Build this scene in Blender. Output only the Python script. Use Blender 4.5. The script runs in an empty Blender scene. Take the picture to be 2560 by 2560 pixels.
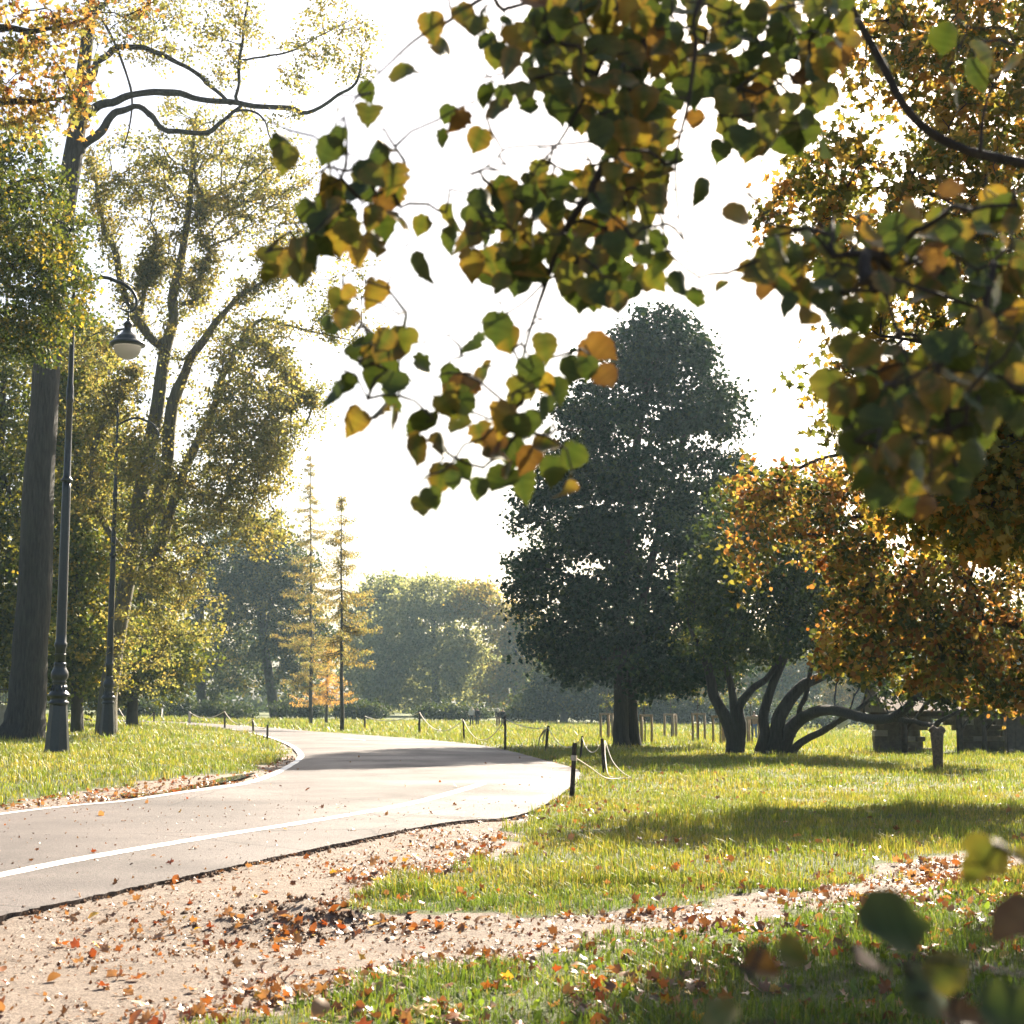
import bpy, math, random
import numpy as np
from mathutils import Vector, Matrix, Quaternion

# ------------------------------------------------------------------ camera
scene = bpy.context.scene
CAM_H = 1.4
FPX = 3805.0                       # focal length for a picture 2560 wide
HORIZON = 1758.0
PITCH = math.atan((HORIZON - 1280.0) / FPX)
cam_data = bpy.data.cameras.new('camera')
cam_data.sensor_fit = 'HORIZONTAL'
cam_data.sensor_width = 24.0
cam_data.lens = 24.0 * FPX / 2560.0
cam_data.clip_start = 0.1
cam_data.clip_end = 3000.0
cam_data.dof.use_dof = True
cam_data.dof.focus_distance = 20.0
cam_data.dof.aperture_fstop = 3.9
cam = bpy.data.objects.new('camera', cam_data)
scene.collection.objects.link(cam)
cam.location = (0, 0, CAM_H)
cam.rotation_euler = (math.pi / 2 + PITCH, 0, 0)
scene.camera = cam

# ------------------------------------------------------------------ sky and sun
SUN_AZ, SUN_EL = math.radians(25.0), math.radians(34.0)
SUN = Vector((math.sin(SUN_AZ) * math.cos(SUN_EL), math.cos(SUN_AZ) * math.cos(SUN_EL), math.sin(SUN_EL)))
world = bpy.data.worlds.new('World')
scene.world = world
world.use_nodes = True
wn = world.node_tree.nodes
wl = world.node_tree.links
wn.clear()
sky = wn.new('ShaderNodeTexSky')
sky.sky_type = 'NISHITA'
sky.sun_disc = False
sky.sun_elevation = SUN_EL
sky.sun_rotation = SUN_AZ
sky.air_density = 1.0
sky.dust_density = 4.0
sky.ozone_density = 1.0
bg = wn.new('ShaderNodeBackground')
bg.inputs['Strength'].default_value = 0.05
wout = wn.new('ShaderNodeOutputWorld')
wl.new(sky.outputs[0], bg.inputs[0])
wl.new(bg.outputs[0], wout.inputs[0])

sun_data = bpy.data.lights.new('sun', 'SUN')
sun_data.energy = 5.0
sun_data.angle = math.radians(0.6)
sun_data.color = (1.0, 0.885, 0.72)
sun_ob = bpy.data.objects.new('sun', sun_data)
scene.collection.objects.link(sun_ob)
sun_ob.rotation_euler = SUN.to_track_quat('Z', 'Y').to_euler()

scene.view_settings.view_transform = 'Standard'
scene.view_settings.look = 'None'
scene.view_settings.gamma = 1.0
scene.view_settings.use_curve_mapping = False
scene.view_settings.exposure = 2.2
scene.render.engine = 'CYCLES'
scene.cycles.max_bounces = 7
scene.cycles.diffuse_bounces = 3
scene.cycles.glossy_bounces = 2
scene.cycles.transmission_bounces = 4
scene.cycles.transparent_max_bounces = 6
scene.cycles.volume_bounces = 0
scene.cycles.use_denoising = True
scene.cycles.sample_clamp_indirect = 6.0
scene.cycles.caustics_reflective = False
scene.cycles.caustics_refractive = False

# ------------------------------------------------------------------ helpers
COL = scene.collection
rng = np.random.default_rng(7)
random.seed(7)

def sstep(a, b, x):
    t = np.clip((x - a) / (b - a), 0, 1)
    return t * t * (3 - 2 * t)

def terrain(x, y):
    x = np.asarray(x, float); y = np.asarray(y, float)
    u = x / np.maximum(y, 8.0)
    far = sstep(32, 115, y)
    side = np.interp(u, [-0.32, -0.12, 0.0, 0.16, 0.4], [0.1, -0.2, -0.42, -0.75, -0.8])
    left = 0.22 * sstep(-0.14, -0.24, u) * sstep(16, 30, y)
    return far * side + left

_ct, _st = math.cos(PITCH), math.sin(PITCH)

def ray(px, py):
    dx, dy = (px - 1280.0) / FPX, (1280.0 - py) / FPX
    return np.array([dx, _ct - dy * _st, _st + dy * _ct])

def at(px, py, Y):
    r = ray(px, py)
    return np.array([0, 0, CAM_H]) + r * (Y / r[1])

def gp(px, py):
    r = ray(px, py)
    lo, hi = 1.0, 900.0
    for _ in range(60):
        mid = 0.5 * (lo + hi)
        p = np.array([0, 0, CAM_H]) + r * mid
        if p[2] > terrain(p[0], p[1]): lo = mid
        else: hi = mid
    p = np.array([0, 0, CAM_H]) + r * lo
    p[2] = float(terrain(p[0], p[1]))
    return p

def inpoly(X, Y, poly):
    X = np.asarray(X); Y = np.asarray(Y)
    r = np.zeros(X.shape, bool)
    n = len(poly)
    for i in range(n):
        x1, y1 = poly[i][0], poly[i][1]; x2, y2 = poly[(i + 1) % n][0], poly[(i + 1) % n][1]
        c = (y1 > Y) != (y2 > Y)
        if y2 == y1: continue
        r ^= c & (X < (x2 - x1) / (y2 - y1) * (Y - y1) + x1)
    return r

def polydist(X, Y, line):
    X = np.asarray(X); Y = np.asarray(Y)
    best = np.full(X.shape, 1e9)
    for i in range(len(line) - 1):
        ax, ay = line[i][0], line[i][1]; bx, by = line[i + 1][0], line[i + 1][1]
        vx, vy = bx - ax, by - ay
        t = np.clip(((X - ax) * vx + (Y - ay) * vy) / (vx * vx + vy * vy + 1e-12), 0, 1)
        best = np.minimum(best, np.hypot(X - ax - t * vx, Y - ay - t * vy))
    return best

_gr = np.random.default_rng(99).random((64, 64))
def vnoise(x, y, s=1.0):
    x = np.asarray(x, float) / s; y = np.asarray(y, float) / s
    xi = np.floor(x).astype(int); yi = np.floor(y).astype(int)
    fx = x - xi; fy = y - yi
    fx = fx * fx * (3 - 2 * fx); fy = fy * fy * (3 - 2 * fy)
    g = lambda a, b: _gr[a % 64, b % 64]
    return (g(xi, yi) * (1 - fx) + g(xi + 1, yi) * fx) * (1 - fy) + (g(xi, yi + 1) * (1 - fx) + g(xi + 1, yi + 1) * fx) * fy

def spline(P, n, closed=False):
    P = np.asarray(P, float)
    if len(P) == 2:
        t = np.linspace(0, 1, n)[:, None]
        return P[0] * (1 - t) + P[1] * t
    Q = np.vstack([2 * P[0] - P[1], P, 2 * P[-1] - P[-2]])
    seg = np.linalg.norm(np.diff(P[:, :2], axis=0), axis=1)
    out = []
    L = np.concatenate([[0], np.cumsum(np.maximum(seg, 1e-9))])
    for s in np.linspace(0, L[-1], n):
        i = min(max(np.searchsorted(L, s, 'right') - 1, 0), len(P) - 2)
        t = (s - L[i]) / (L[i + 1] - L[i])
        p0, p1, p2, p3 = Q[i], Q[i + 1], Q[i + 2], Q[i + 3]
        out.append(0.5 * (2 * p1 + (p2 - p0) * t + (2 * p0 - 5 * p1 + 4 * p2 - p3) * t ** 2 + (3 * p1 - p0 - 3 * p2 + p3) * t ** 3))
    return np.array(out)

def usp(P, n, S=None):
    """spline sampled evenly in the control points' own parameter"""
    P = np.asarray(P, float)
    Q = np.vstack([2 * P[0] - P[1], P, 2 * P[-1] - P[-2]])
    out = []
    for s in (np.linspace(0, len(P) - 1, n) if S is None else S):
        i = min(int(s), len(P) - 2); t = s - i
        p0, p1, p2, p3 = Q[i], Q[i + 1], Q[i + 2], Q[i + 3]
        out.append(0.5 * (2 * p1 + (p2 - p0) * t + (2 * p0 - 5 * p1 + 4 * p2 - p3) * t ** 2 + (3 * p1 - p0 - 3 * p2 + p3) * t ** 3))
    return np.array(out)

class MB:
    """collects vertices and faces; build() links them as one mesh object"""
    def __init__(self):
        self.V = []; self.F = []; self.n = 0; self.M = []; self.S = []
    def add(self, V, F, mi=0, smooth=True):
        V = np.asarray(V, float)
        self.V.append(V)
        for f in F:
            self.F.append([i + self.n for i in f]); self.M.append(mi); self.S.append(smooth)
        self.n += len(V)
        return self
    def box(self, c, s, rz=0, rx=0, ry=0, mi=0, taper=1.0):
        c = np.asarray(c, float); s = np.asarray(s, float) / 2
        P = np.array([[x * (taper if z > 0 else 1), y * (taper if z > 0 else 1), z] for z in (-1, 1) for y in (-1, 1) for x in (-1, 1)]) * s
        R = np.array(Matrix.Rotation(rz, 3, 'Z') @ Matrix.Rotation(ry, 3, 'Y') @ Matrix.Rotation(rx, 3, 'X'))
        return self.add(P @ R.T + c, [(0, 2, 3, 1), (4, 5, 7, 6), (0, 1, 5, 4), (2, 6, 7, 3), (0, 4, 6, 2), (1, 3, 7, 5)], mi, False)
    def tube(self, P, R, sides=6, mi=0, flute=None, caps=True, jit=0.0, seed=0):
        V, F = tube_geo(P, R, sides, flute, caps, jit, seed)
        return self.add(V, F, mi, True)
    def lathe(self, prof, sides=24, c=(0, 0, 0), mi=0, smooth=True, rot=0.0):
        prof = np.asarray(prof, float)
        a = np.arange(sides) * 2 * math.pi / sides + rot
        V = np.concatenate([np.stack([r * np.cos(a), r * np.sin(a), np.full(sides, z)], 1) for r, z in prof]) + np.asarray(c, float)
        F = []
        for i in range(len(prof) - 1):
            for k in range(sides):
                k2 = (k + 1) % sides
                F.append((i * sides + k, i * sides + k2, (i + 1) * sides + k2, (i + 1) * sides + k))
        F.append(tuple(range(sides))[::-1]); F.append(tuple(range((len(prof) - 1) * sides, len(prof) * sides)))
        return self.add(V, F, mi, smooth)
    def build(self, name, mat, parent=None):
        V = np.concatenate(self.V) if self.V else np.zeros((0, 3))
        me = bpy.data.meshes.new(name)
        me.from_pydata(V.tolist(), [], self.F)
        mats = mat if isinstance(mat, (list, tuple)) else [mat]
        for m in mats: me.materials.append(m)
        me.polygons.foreach_set('use_smooth', self.S)
        if len(mats) > 1: me.polygons.foreach_set('material_index', self.M)
        me.update()
        return link(name, me, parent)

def link(name, me, parent=None):
    o = bpy.data.objects.new(name, me)
    COL.objects.link(o)
    if parent is not None:
        o.parent = parent
        if tuple(parent.location) != (0.0, 0.0, 0.0) and me is not None and not getattr(me, 'shared_local', False):
            o.matrix_parent_inverse = Matrix.Translation(-parent.location)
    return o

def empty(name, loc=(0, 0, 0)):
    o = bpy.data.objects.new(name, None)
    o.empty_display_size = 0.2
    o.location = tuple(float(v) for v in loc)
    COL.objects.link(o)
    return o

def tag(o, label, cat=None, group=None, kind=None):
    o['label'] = label
    if cat: o['category'] = cat
    if group: o['group'] = group
    if kind: o['kind'] = kind
    return o

def struct(o, label=None, kind='structure'):
    o['kind'] = kind
    if label: o['label'] = label
    return o

def tube_geo(P, R, sides=6, flute=None, caps=True, jit=0.0, seed=0):
    P = np.asarray(P, float); R = np.asarray(R, float)
    n = len(P)
    T = np.gradient(P, axis=0)
    T /= np.linalg.norm(T, axis=1)[:, None] + 1e-12
    ref = np.array([1.0, 0, 0]) if abs(T[0][0]) < 0.8 else np.array([0, 1.0, 0])
    a = np.arange(sides) * 2 * math.pi / sides
    r_ = np.random.default_rng(seed)
    V = []
    u = ref - T[0] * ref.dot(T[0]); u /= np.linalg.norm(u)
    for i in range(n):
        u = u - T[i] * u.dot(T[i]); u /= np.linalg.norm(u) + 1e-12
        w = np.cross(T[i], u)
        rr = np.full(sides, R[i])
        if flute is not None: rr = rr * flute(a, i / (n - 1.0))
        if jit: rr = rr * (1 + jit * r_.normal(size=sides))
        V.append(P[i] + np.outer(rr * np.cos(a), u) + np.outer(rr * np.sin(a), w))
    V = np.concatenate(V)
    F = []
    for i in range(n - 1):
        for k in range(sides):
            k2 = (k + 1) % sides
            F.append((i * sides + k, i * sides + k2, (i + 1) * sides + k2, (i + 1) * sides + k))
    if caps:
        F.append(tuple(range(sides))[::-1]); F.append(tuple(range((n - 1) * sides, n * sides)))
    return V, F

def mesh_np(name, V, faces, mat, col=None, parent=None, smooth=False):
    """V (n,3); faces: list of (k,m) int arrays; col (n,4) point colours"""
    me = bpy.data.meshes.new(name)
    V = np.ascontiguousarray(V, np.float32)
    me.vertices.add(len(V)); me.vertices.foreach_set('co', V.ravel())
    li = np.concatenate([f.ravel() for f in faces]).astype(np.int32)
    tot = np.concatenate([np.full(len(f), f.shape[1]) for f in faces]).astype(np.int32)
    st = np.concatenate([[0], np.cumsum(tot)[:-1]]).astype(np.int32)
    me.loops.add(len(li)); me.loops.foreach_set('vertex_index', li)
    me.polygons.add(len(tot)); me.polygons.foreach_set('loop_start', st); me.polygons.foreach_set('loop_total', tot)
    me.polygons.foreach_set('use_smooth', np.full(len(tot), smooth))
    if col is not None:
        ca = me.color_attributes.new('Col', 'FLOAT_COLOR', 'POINT')
        c4 = np.ones((len(V), 4), np.float32); c4[:, :col.shape[1]] = col
        ca.data.foreach_set('color', c4.ravel())
    me.materials.append(mat)
    me.update(calc_edges=True)
    return link(name, me, parent)

def scatter(T, F, pos, rot, scale, col):
    """copies of a template (k,3) with faces F (list of index tuples) -> V, faces, colours"""
    n, k = len(pos), len(T)
    sc = np.asarray(scale, float)
    sc = sc[:, None, None] if sc.ndim == 1 else sc[:, None, :]
    V = np.einsum('nij,nkj->nki', rot, T[None] * sc) + pos[:, None, :]
    out = []
    off = (np.arange(n) * k)[:, None]
    by = {}
    for f in F: by.setdefault(len(f), []).append(f)
    for m, fs in by.items():
        a = np.asarray(fs)
        out.append((off[:, :, None] + a[None]).reshape(-1, m))
    return V.reshape(-1, 3), out, np.repeat(col, k, axis=0)

def rots(n, r, up=0.0, tip=None, tipw=0.0):
    """random frames: y along the leaf, z its normal; up biases the normal upward, tip biases the leaf's axis"""
    y = r.normal(size=(n, 3))
    if tip is not None: y = y / np.linalg.norm(y, axis=1)[:, None] + np.asarray(tip) * tipw
    y /= np.linalg.norm(y, axis=1)[:, None]
    z = r.normal(size=(n, 3)); z /= np.linalg.norm(z, axis=1)[:, None]
    z[:, 2] += up
    z -= y * (z * y).sum(1)[:, None]
    z /= np.linalg.norm(z, axis=1)[:, None] + 1e-9
    x = np.cross(y, z)
    return np.stack([x, y, z], 2)

# ------------------------------------------------------------------ materials
def new_mat(name):
    m = bpy.data.materials.new(name); m.use_nodes = True
    nt = m.node_tree; nt.nodes.clear()
    return m, nt.nodes, nt.links

def nd(N, t, **kw):
    n = N.new(t)
    for k, v in kw.items():
        if k in n.inputs: n.inputs[k].default_value = v
        else: setattr(n, k, v)
    return n

def ramp(N, stops, fac=None, L=None):
    r = N.new('ShaderNodeValToRGB')
    e = r.color_ramp.elements
    while len(e) < len(stops): e.new(0.5)
    for i, (p, c) in enumerate(stops):
        e[i].position = p; e[i].color = (*c, 1) if len(c) == 3 else c
    if fac is not None: L.new(fac, r.inputs[0])
    return r

def noise(N, L, scale, detail=4, rough=0.55, vec=None, dist=0.0):
    n = nd(N, 'ShaderNodeTexNoise', Scale=scale, Detail=detail, Roughness=rough, Distortion=dist)
    if vec is not None: L.new(vec, n.inputs['Vector'])
    return n

def mixc(N, L, fac, a, b, mode='MIX'):
    m = N.new('ShaderNodeMix'); m.data_type = 'RGBA'; m.blend_type = mode
    for s, v in ((0, fac), (6, a), (7, b)):
        if hasattr(v, 'links') or hasattr(v, 'is_linked'): L.new(v, m.inputs[s])
        elif s == 0: m.inputs[0].default_value = v
        else: m.inputs[s].default_value = (*v, 1)
    return m.outputs[2]

def bump(N, L, h, strength=0.4, dist=0.01):
    b = nd(N, 'ShaderNodeBump', Strength=strength, Distance=dist)
    L.new(h, b.inputs['Height'])
    return b.outputs[0]

def out(N, L, sh):
    o = N.new('ShaderNodeOutputMaterial'); L.new(sh, o.inputs[0])

def leaf_mat(name, trans=0.45, rough=0.5, spec=0.35, tint=(1.25, 1.15, 0.55), tgain=1.0):
    m, N, L = new_mat(name)
    a = nd(N, 'ShaderNodeVertexColor', layer_name='Col')
    p = nd(N, 'ShaderNodeBsdfPrincipled', Roughness=rough)
    p.inputs['Specular IOR Level'].default_value = spec
    L.new(a.outputs[0], p.inputs['Base Color'])
    t = N.new('ShaderNodeBsdfTranslucent')
    c = mixc(N, L, 1.0, a.outputs[0], tuple(v * tgain for v in tint), 'MULTIPLY')
    L.new(c, t.inputs[0])
    mx = nd(N, 'ShaderNodeMixShader'); mx.inputs[0].default_value = trans
    L.new(p.outputs[0], mx.inputs[1]); L.new(t.outputs[0], mx.inputs[2])
    out(N, L, mx.outputs[0])
    return m

def bark_mat(name, c1, c2, sx=9.0, sz=1.0, strength=1.0, dist=0.07):
    m, N, L = new_mat(name)
    tc = N.new('ShaderNodeTexCoord'); mp = nd(N, 'ShaderNodeMapping')
    mp.inputs['Scale'].default_value = (sx, sx, sz)
    L.new(tc.outputs['Object'], mp.inputs[0])
    n1 = noise(N, L, 2.0, 6, 0.62, mp.outputs[0], 0.5)
    n2 = noise(N, L, 0.7, 3, 0.5, tc.outputs['Object'])
    r = ramp(N, [(0.32, c1), (0.68, c2)], n1.outputs[0], L)
    mossy = ramp(N, [(0.52, (0, 0, 0)), (0.75, (0.6, 0.6, 0.6))], n2.outputs[0], L)
    c = mixc(N, L, mossy.outputs[0], r.outputs[0], (c2[0] * 0.8, c2[1] * 1.05, c2[2] * 0.7))
    p = nd(N, 'ShaderNodeBsdfPrincipled', Roughness=0.9)
    L.new(c, p.inputs['Base Color'])
    L.new(bump(N, L, n1.outputs[0], strength, dist), p.inputs['Normal'])
    out(N, L, p.outputs[0])
    return m

def plain(name, col, rough=0.6, metal=0.0, spec=0.5, var=0.25, scale=8.0, bstr=0.15, bdist=0.004):
    m, N, L = new_mat(name)
    tc = N.new('ShaderNodeTexCoord')
    n = noise(N, L, scale, 5, 0.6, tc.outputs['Object'])
    r = ramp(N, [(0.3, tuple(c * (1 - var) for c in col)), (0.7, tuple(min(1, c * (1 + var)) for c in col))], n.outputs[0], L)
    p = nd(N, 'ShaderNodeBsdfPrincipled', Roughness=rough, Metallic=metal)
    p.inputs['Specular IOR Level'].default_value = spec
    L.new(r.outputs[0], p.inputs['Base Color'])
    if bstr: L.new(bump(N, L, n.outputs[0], bstr, bdist), p.inputs['Normal'])
    out(N, L, p.outputs[0])
    return m

# ------------------------------------------------------------------ layout of road, verge and lawns (world metres)
def W(pts): return [gp(*p)[:2] if len(p) == 2 else np.array(p[:2]) for p in pts]
ROAD_L = [np.array([-14.9, -6.0]), np.array([-9.4, 10.0])] + W([(0, 2036), (331, 2000), (530, 1970), (640, 1950), (715, 1920), (742, 1900), (744, 1888), (725, 1868), (690, 1852), (640, 1836), (562, 1822)]) + [np.array([-20, 92.0]), np.array([-28, 99.0]), np.array([-60, 112.0])]
ROAD_R = [np.array([-8.6, -6.0]), np.array([-3.42, 10.0])] + W([(1060, 2070), (1259, 2049), (1347, 2023), (1414, 1981), (1448, 1950), (1440, 1925), (1357, 1901), (1269, 1878), (1166, 1860), (1000, 1845), (803, 1831)]) + [np.array([-16, 95.5]), np.array([-26, 104.0]), np.array([-60, 118.0])]
RS = np.concatenate([np.linspace(0, 0.85, 40), np.linspace(0.86, 6, 1300), np.linspace(6.01, len(ROAD_L) - 1, 260)])
NR = len(RS)
RL, RR = usp(ROAD_L, 0, RS), usp(ROAD_R, 0, RS)
ROAD_POLY = np.vstack([RL[::10], RR[::-1][::10]])

# lawns (polygons on the ground)
G_NEAR = np.array(W([(560, 2640), (640, 2540), (720, 2510), (828, 2478), (940, 2452), (1060, 2440), (1280, 2405), (1400, 2385), (1545, 2368), (1680, 2345), (1810, 2324), (2009, 2291), (2141, 2271), (2240, 2258), (2340, 2231), (2440, 2196), (2560, 2180)]) + [np.array([9.0, 13.0]), np.array([9.0, 1.0]), np.array([-1.2, 1.0])])
G_MID = np.array(W([(1362, 2023), (1321, 2060), (1243, 2132), (1180, 2170), (1126, 2190), (1040, 2200), (961, 2206), (905, 2250), (900, 2285), (935, 2316), (1060, 2318), (1193, 2300), (1280, 2290), (1479, 2291), (1678, 2278), (1843, 2258), (1976, 2238), (2029, 2211), (2240, 2178), (2274, 2158), (2406, 2145), (2560, 2130)]) + [np.array([12.0, 14.5]), np.array([60.0, 20.0]), np.array([300.0, 500.0]), np.array([-300.0, 500.0]), np.array([-200.0, 130.0]), np.array([-60.0, 119.0])] + [p + np.array([0.05, 0.1]) for p in ROAD_R[::-1][1:] if p[1] > 21.5])
G_LEFT = np.array([np.array([-60.0, 111.0]), np.array([-28, 98.5]), np.array([-20, 91.5])] + W([(558, 1823), (634, 1838), (684, 1856), (706, 1868), (706, 1885), (689, 1905), (629, 1929), (560, 1937), (464, 1944), (331, 1960), (166, 1987), (0, 2013)]) + [np.array([-10.6, 9.0]), np.array([-16.5, -8.0]), np.array([-60.0, -8.0])])

def grass_amount(x, y):
    """1 on the lawns, 0 on soil, the road and worn ground"""
    jx = x + (vnoise(x, y, 0.45) - 0.5) * 0.6 + (vnoise(x + 31, y, 0.14) - 0.5) * 0.3
    jy = y + (vnoise(x + 57, y + 9, 0.45) - 0.5) * 0.7 + (vnoise(x + 3, y + 40, 0.13) - 0.5) * 0.35
    g = inpoly(jx, jy, G_NEAR) | inpoly(jx, jy, G_MID) | inpoly(jx, jy, G_LEFT)
    return g & ~inpoly(x, y, ROAD_POLY)

# ------------------------------------------------------------------ ground sheet
def ground_relief(x, y):
    h = (vnoise(x, y, 1.4) - 0.5) * 0.05 + (vnoise(x + 5, y + 3, 0.33) - 0.5) * 0.018
    # heap of dug soil beside the road
    c = gp(760, 2305)[:2]
    e = ((x - c[0]) / 0.75) ** 2 + ((y - c[1]) / 0.35) ** 2
    h = h + 0.13 * np.exp(-e) * (0.25 + 1.2 * vnoise(x, y, 0.13))
    # the walked trail lies lower than the turf
    return h * sstep(140, 60, y)

def ground_z(x, y): return terrain(x, y) + ground_relief(x, y)

gy = np.concatenate([np.linspace(-60, 3, 14)[:-1], np.arange(3, 30, 0.15), 30 + np.cumsum(np.linspace(0.12, 3.0, 62)), np.linspace(130, 900, 40)[1:]])
gx = np.concatenate([-np.geomspace(700, 11, 40)[:-1], np.arange(-11, 11.01, 0.14), np.geomspace(11, 700, 40)[1:]])
X, Y = np.meshgrid(gx, gy)
x, y = X.ravel(), Y.ravel()
gm = grass_amount(x, y).astype(float)
Z = ground_z(x, y) + 0.012 * gm
Z = np.where(inpoly(x, y, ROAD_POLY), Z - 0.045, Z)
nx, ny = len(gx), len(gy)
I = np.arange(nx * ny).reshape(ny, nx)
Q = np.stack([I[:-1, :-1], I[:-1, 1:], I[1:, 1:], I[1:, :-1]], -1).reshape(-1, 4)

m_ground, N, L = new_mat('soil_and_turf')
tc = N.new('ShaderNodeTexCoord')
va = nd(N, 'ShaderNodeVertexColor', layer_name='Col')
n_big = noise(N, L, 0.5, 4, 0.6, tc.outputs['Object'])
n_mid = noise(N, L, 5, 6, 0.65, tc.outputs['Object'])
n_fine = noise(N, L, 55, 5, 0.7, tc.outputs['Object'])
soil = ramp(N, [(0.30, (0.09, 0.064, 0.046)), (0.46, (0.205, 0.16, 0.126)), (0.70, (0.34, 0.28, 0.23))], n_mid.outputs[0], L)
soil2 = mixc(N, L, 0.55, soil.outputs[0], ramp(N, [(0.36, (0.06, 0.042, 0.03)), (0.62, (0.37, 0.295, 0.235))], n_fine.outputs[0], L).outputs[0])
turf = ramp(N, [(0.25, (0.045, 0.06, 0.014)), (0.5, (0.085, 0.105, 0.025)), (0.75, (0.13, 0.13, 0.035))], n_fine.outputs[0], L)
turf2 = mixc(N, L, 0.5, turf.outputs[0], ramp(N, [(0.3, (0.05, 0.075, 0.016)), (0.7, (0.12, 0.12, 0.035))], n_big.outputs[0], L).outputs[0])
edge = nd(N, 'ShaderNodeMath', operation='ADD')
L.new(va.outputs[0], edge.inputs[0])
sc_ = nd(N, 'ShaderNodeMath', operation='MULTIPLY_ADD'); sc_.inputs[1].default_value = 0.7; sc_.inputs[2].default_value = -0.35
L.new(n_mid.outputs[0], sc_.inputs[0]); L.new(sc_.outputs[0], edge.inputs[1])
er = ramp(N, [(0.4, (0, 0, 0)), (0.6, (1, 1, 1))], edge.outputs[0], L)
gc = mixc(N, L, er.outputs[0], soil2, turf2)
p = nd(N, 'ShaderNodeBsdfPrincipled', Roughness=0.85); p.inputs['Specular IOR Level'].default_value = 0.3
L.new(gc, p.inputs['Base Color'])
b1 = nd(N, 'ShaderNodeBump', Strength=1.0, Distance=0.035); L.new(n_fine.outputs[0], b1.inputs['Height'])
b2 = nd(N, 'ShaderNodeBump', Strength=0.8, Distance=0.06); L.new(n_mid.outputs[0], b2.inputs['Height']); L.new(b1.outputs[0], b2.inputs['Normal'])
L.new(b2.outputs[0], p.inputs['Normal'])
out(N, L, p.outputs[0])
ground = mesh_np('ground', np.stack([x, y, Z], 1), [Q], m_ground, np.stack([gm] * 3, 1), smooth=True)
struct(ground, 'park ground of turf, worn soil verge and a trodden side trail')

# ------------------------------------------------------------------ road
m_road, N, L = new_mat('worn_asphalt')
tc = N.new('ShaderNodeTexCoord')
n1 = noise(N, L, 0.35, 5, 0.6, tc.outputs['Object'])
n2 = noise(N, L, 90, 3, 0.7, tc.outputs['Object'])
vo = nd(N, 'ShaderNodeTexVoronoi', Scale=130.0); L.new(tc.outputs['Object'], vo.inputs[0])
stone = ramp(N, [(0.0, (0.172, 0.147, 0.136)), (0.45, (0.110, 0.094, 0.088)), (0.8, (0.052, 0.045, 0.043))], vo.outputs['Distance'], L)
patch = ramp(N, [(0.33, (0.62, 0.62, 0.63)), (0.5, (0.95, 0.94, 0.93)), (0.66, (1.2, 1.17, 1.15))], n1.outputs[0], L)
c = mixc(N, L, 1.0, stone.outputs[0], patch.outputs[0], 'MULTIPLY')
n3 = noise(N, L, 34, 4, 0.8, tc.outputs['Object'])
c = mixc(N, L, 1.0, c, ramp(N, [(0.36, (0.62, 0.62, 0.62)), (0.64, (1.38, 1.36, 1.34))], n3.outputs[0], L).outputs[0], 'MULTIPLY')
# fine long cracks
cn = noise(N, L, 0.9, 3, 0.5, tc.outputs['Object'], 0.6)
cv = nd(N, 'ShaderNodeTexVoronoi', Scale=0.23, feature='DISTANCE_TO_EDGE')
mvx = mixc(N, L, 0.12, tc.outputs['Object'], cn.outputs['Color'], 'ADD'); L.new(mvx, cv.inputs[0])
cr = ramp(N, [(0.0, (0.45, 0.45, 0.45)), (0.005, (1, 1, 1))], cv.outputs['Distance'], L)
c = mixc(N, L, 1.0, c, cr.outputs[0], 'MULTIPLY')
p = nd(N, 'ShaderNodeBsdfPrincipled')
p.inputs['Specular IOR Level'].default_value = 0.28
L.new(c, p.inputs['Base Color'])
wet = ramp(N, [(0.35, (0.78, 0.78, 0.78)), (0.62, (0.6, 0.6, 0.6))], n1.outputs[0], L)
L.new(wet.outputs[0], p.inputs['Roughness'])
b1 = nd(N, 'ShaderNodeBump', Strength=0.55, Distance=0.006); L.new(vo.outputs['Distance'], b1.inputs['Height']); b1.invert = True
b3 = nd(N, 'ShaderNodeBump', Strength=0.5, Distance=0.012); L.new(n3.outputs[0], b3.inputs['Height']); L.new(b1.outputs[0], b3.inputs['Normal'])
L.new(b3.outputs[0], p.inputs['Normal'])
out(N, L, p.outputs[0])

def edge_jit(P, amp, seed, up=0):
    r = np.random.default_rng(seed)
    T = np.gradient(P, axis=0); T /= np.linalg.norm(T, axis=1)[:, None]
    Nn = np.stack([-T[:, 1], T[:, 0]], 1)
    j = (r.random(len(P)) - 0.5) * amp + (np.convolve(r.random(len(P)), np.ones(9) / 9, 'same') - 0.5) * amp * 2
    return P + Nn * j[:, None]
RLj, RRj = edge_jit(RL, 0.012, 1), edge_jit(RR, 0.032, 2)
road_top = lambda a, b: terrain(a, b) + 0.022
K = 14
tt = np.linspace(0, 1, K)
G = RLj[:, None, :] * (1 - tt)[None, :, None] + RRj[:, None, :] * tt[None, :, None]
camber = 0.035 * (1 - (2 * tt - 1) ** 2)
gz = road_top(G[..., 0], G[..., 1]) + camber[None]
V = np.concatenate([G, gz[..., None]], 2).reshape(-1, 3)
def outward(P, Q_, amt): 
    v = P - Q_; v /= np.linalg.norm(v, axis=1)[:, None]
    return P + v * amt[:, None]
_e = np.random.default_rng(8).random(NR)
_e = np.convolve(_e, np.ones(5) / 5, 'same')
BL = outward(RLj, RRj, 0.02 + 0.03 * _e); BR = outward(RRj, RLj, -0.02 - 0.02 * _e)
lo_l = np.column_stack([BL, terrain(BL[:, 0], BL[:, 1]) - 0.05]); lo_r = np.column_stack([BR, terrain(BR[:, 0], BR[:, 1]) - 0.05])
I = np.arange(NR * K).reshape(NR, K)
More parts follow.
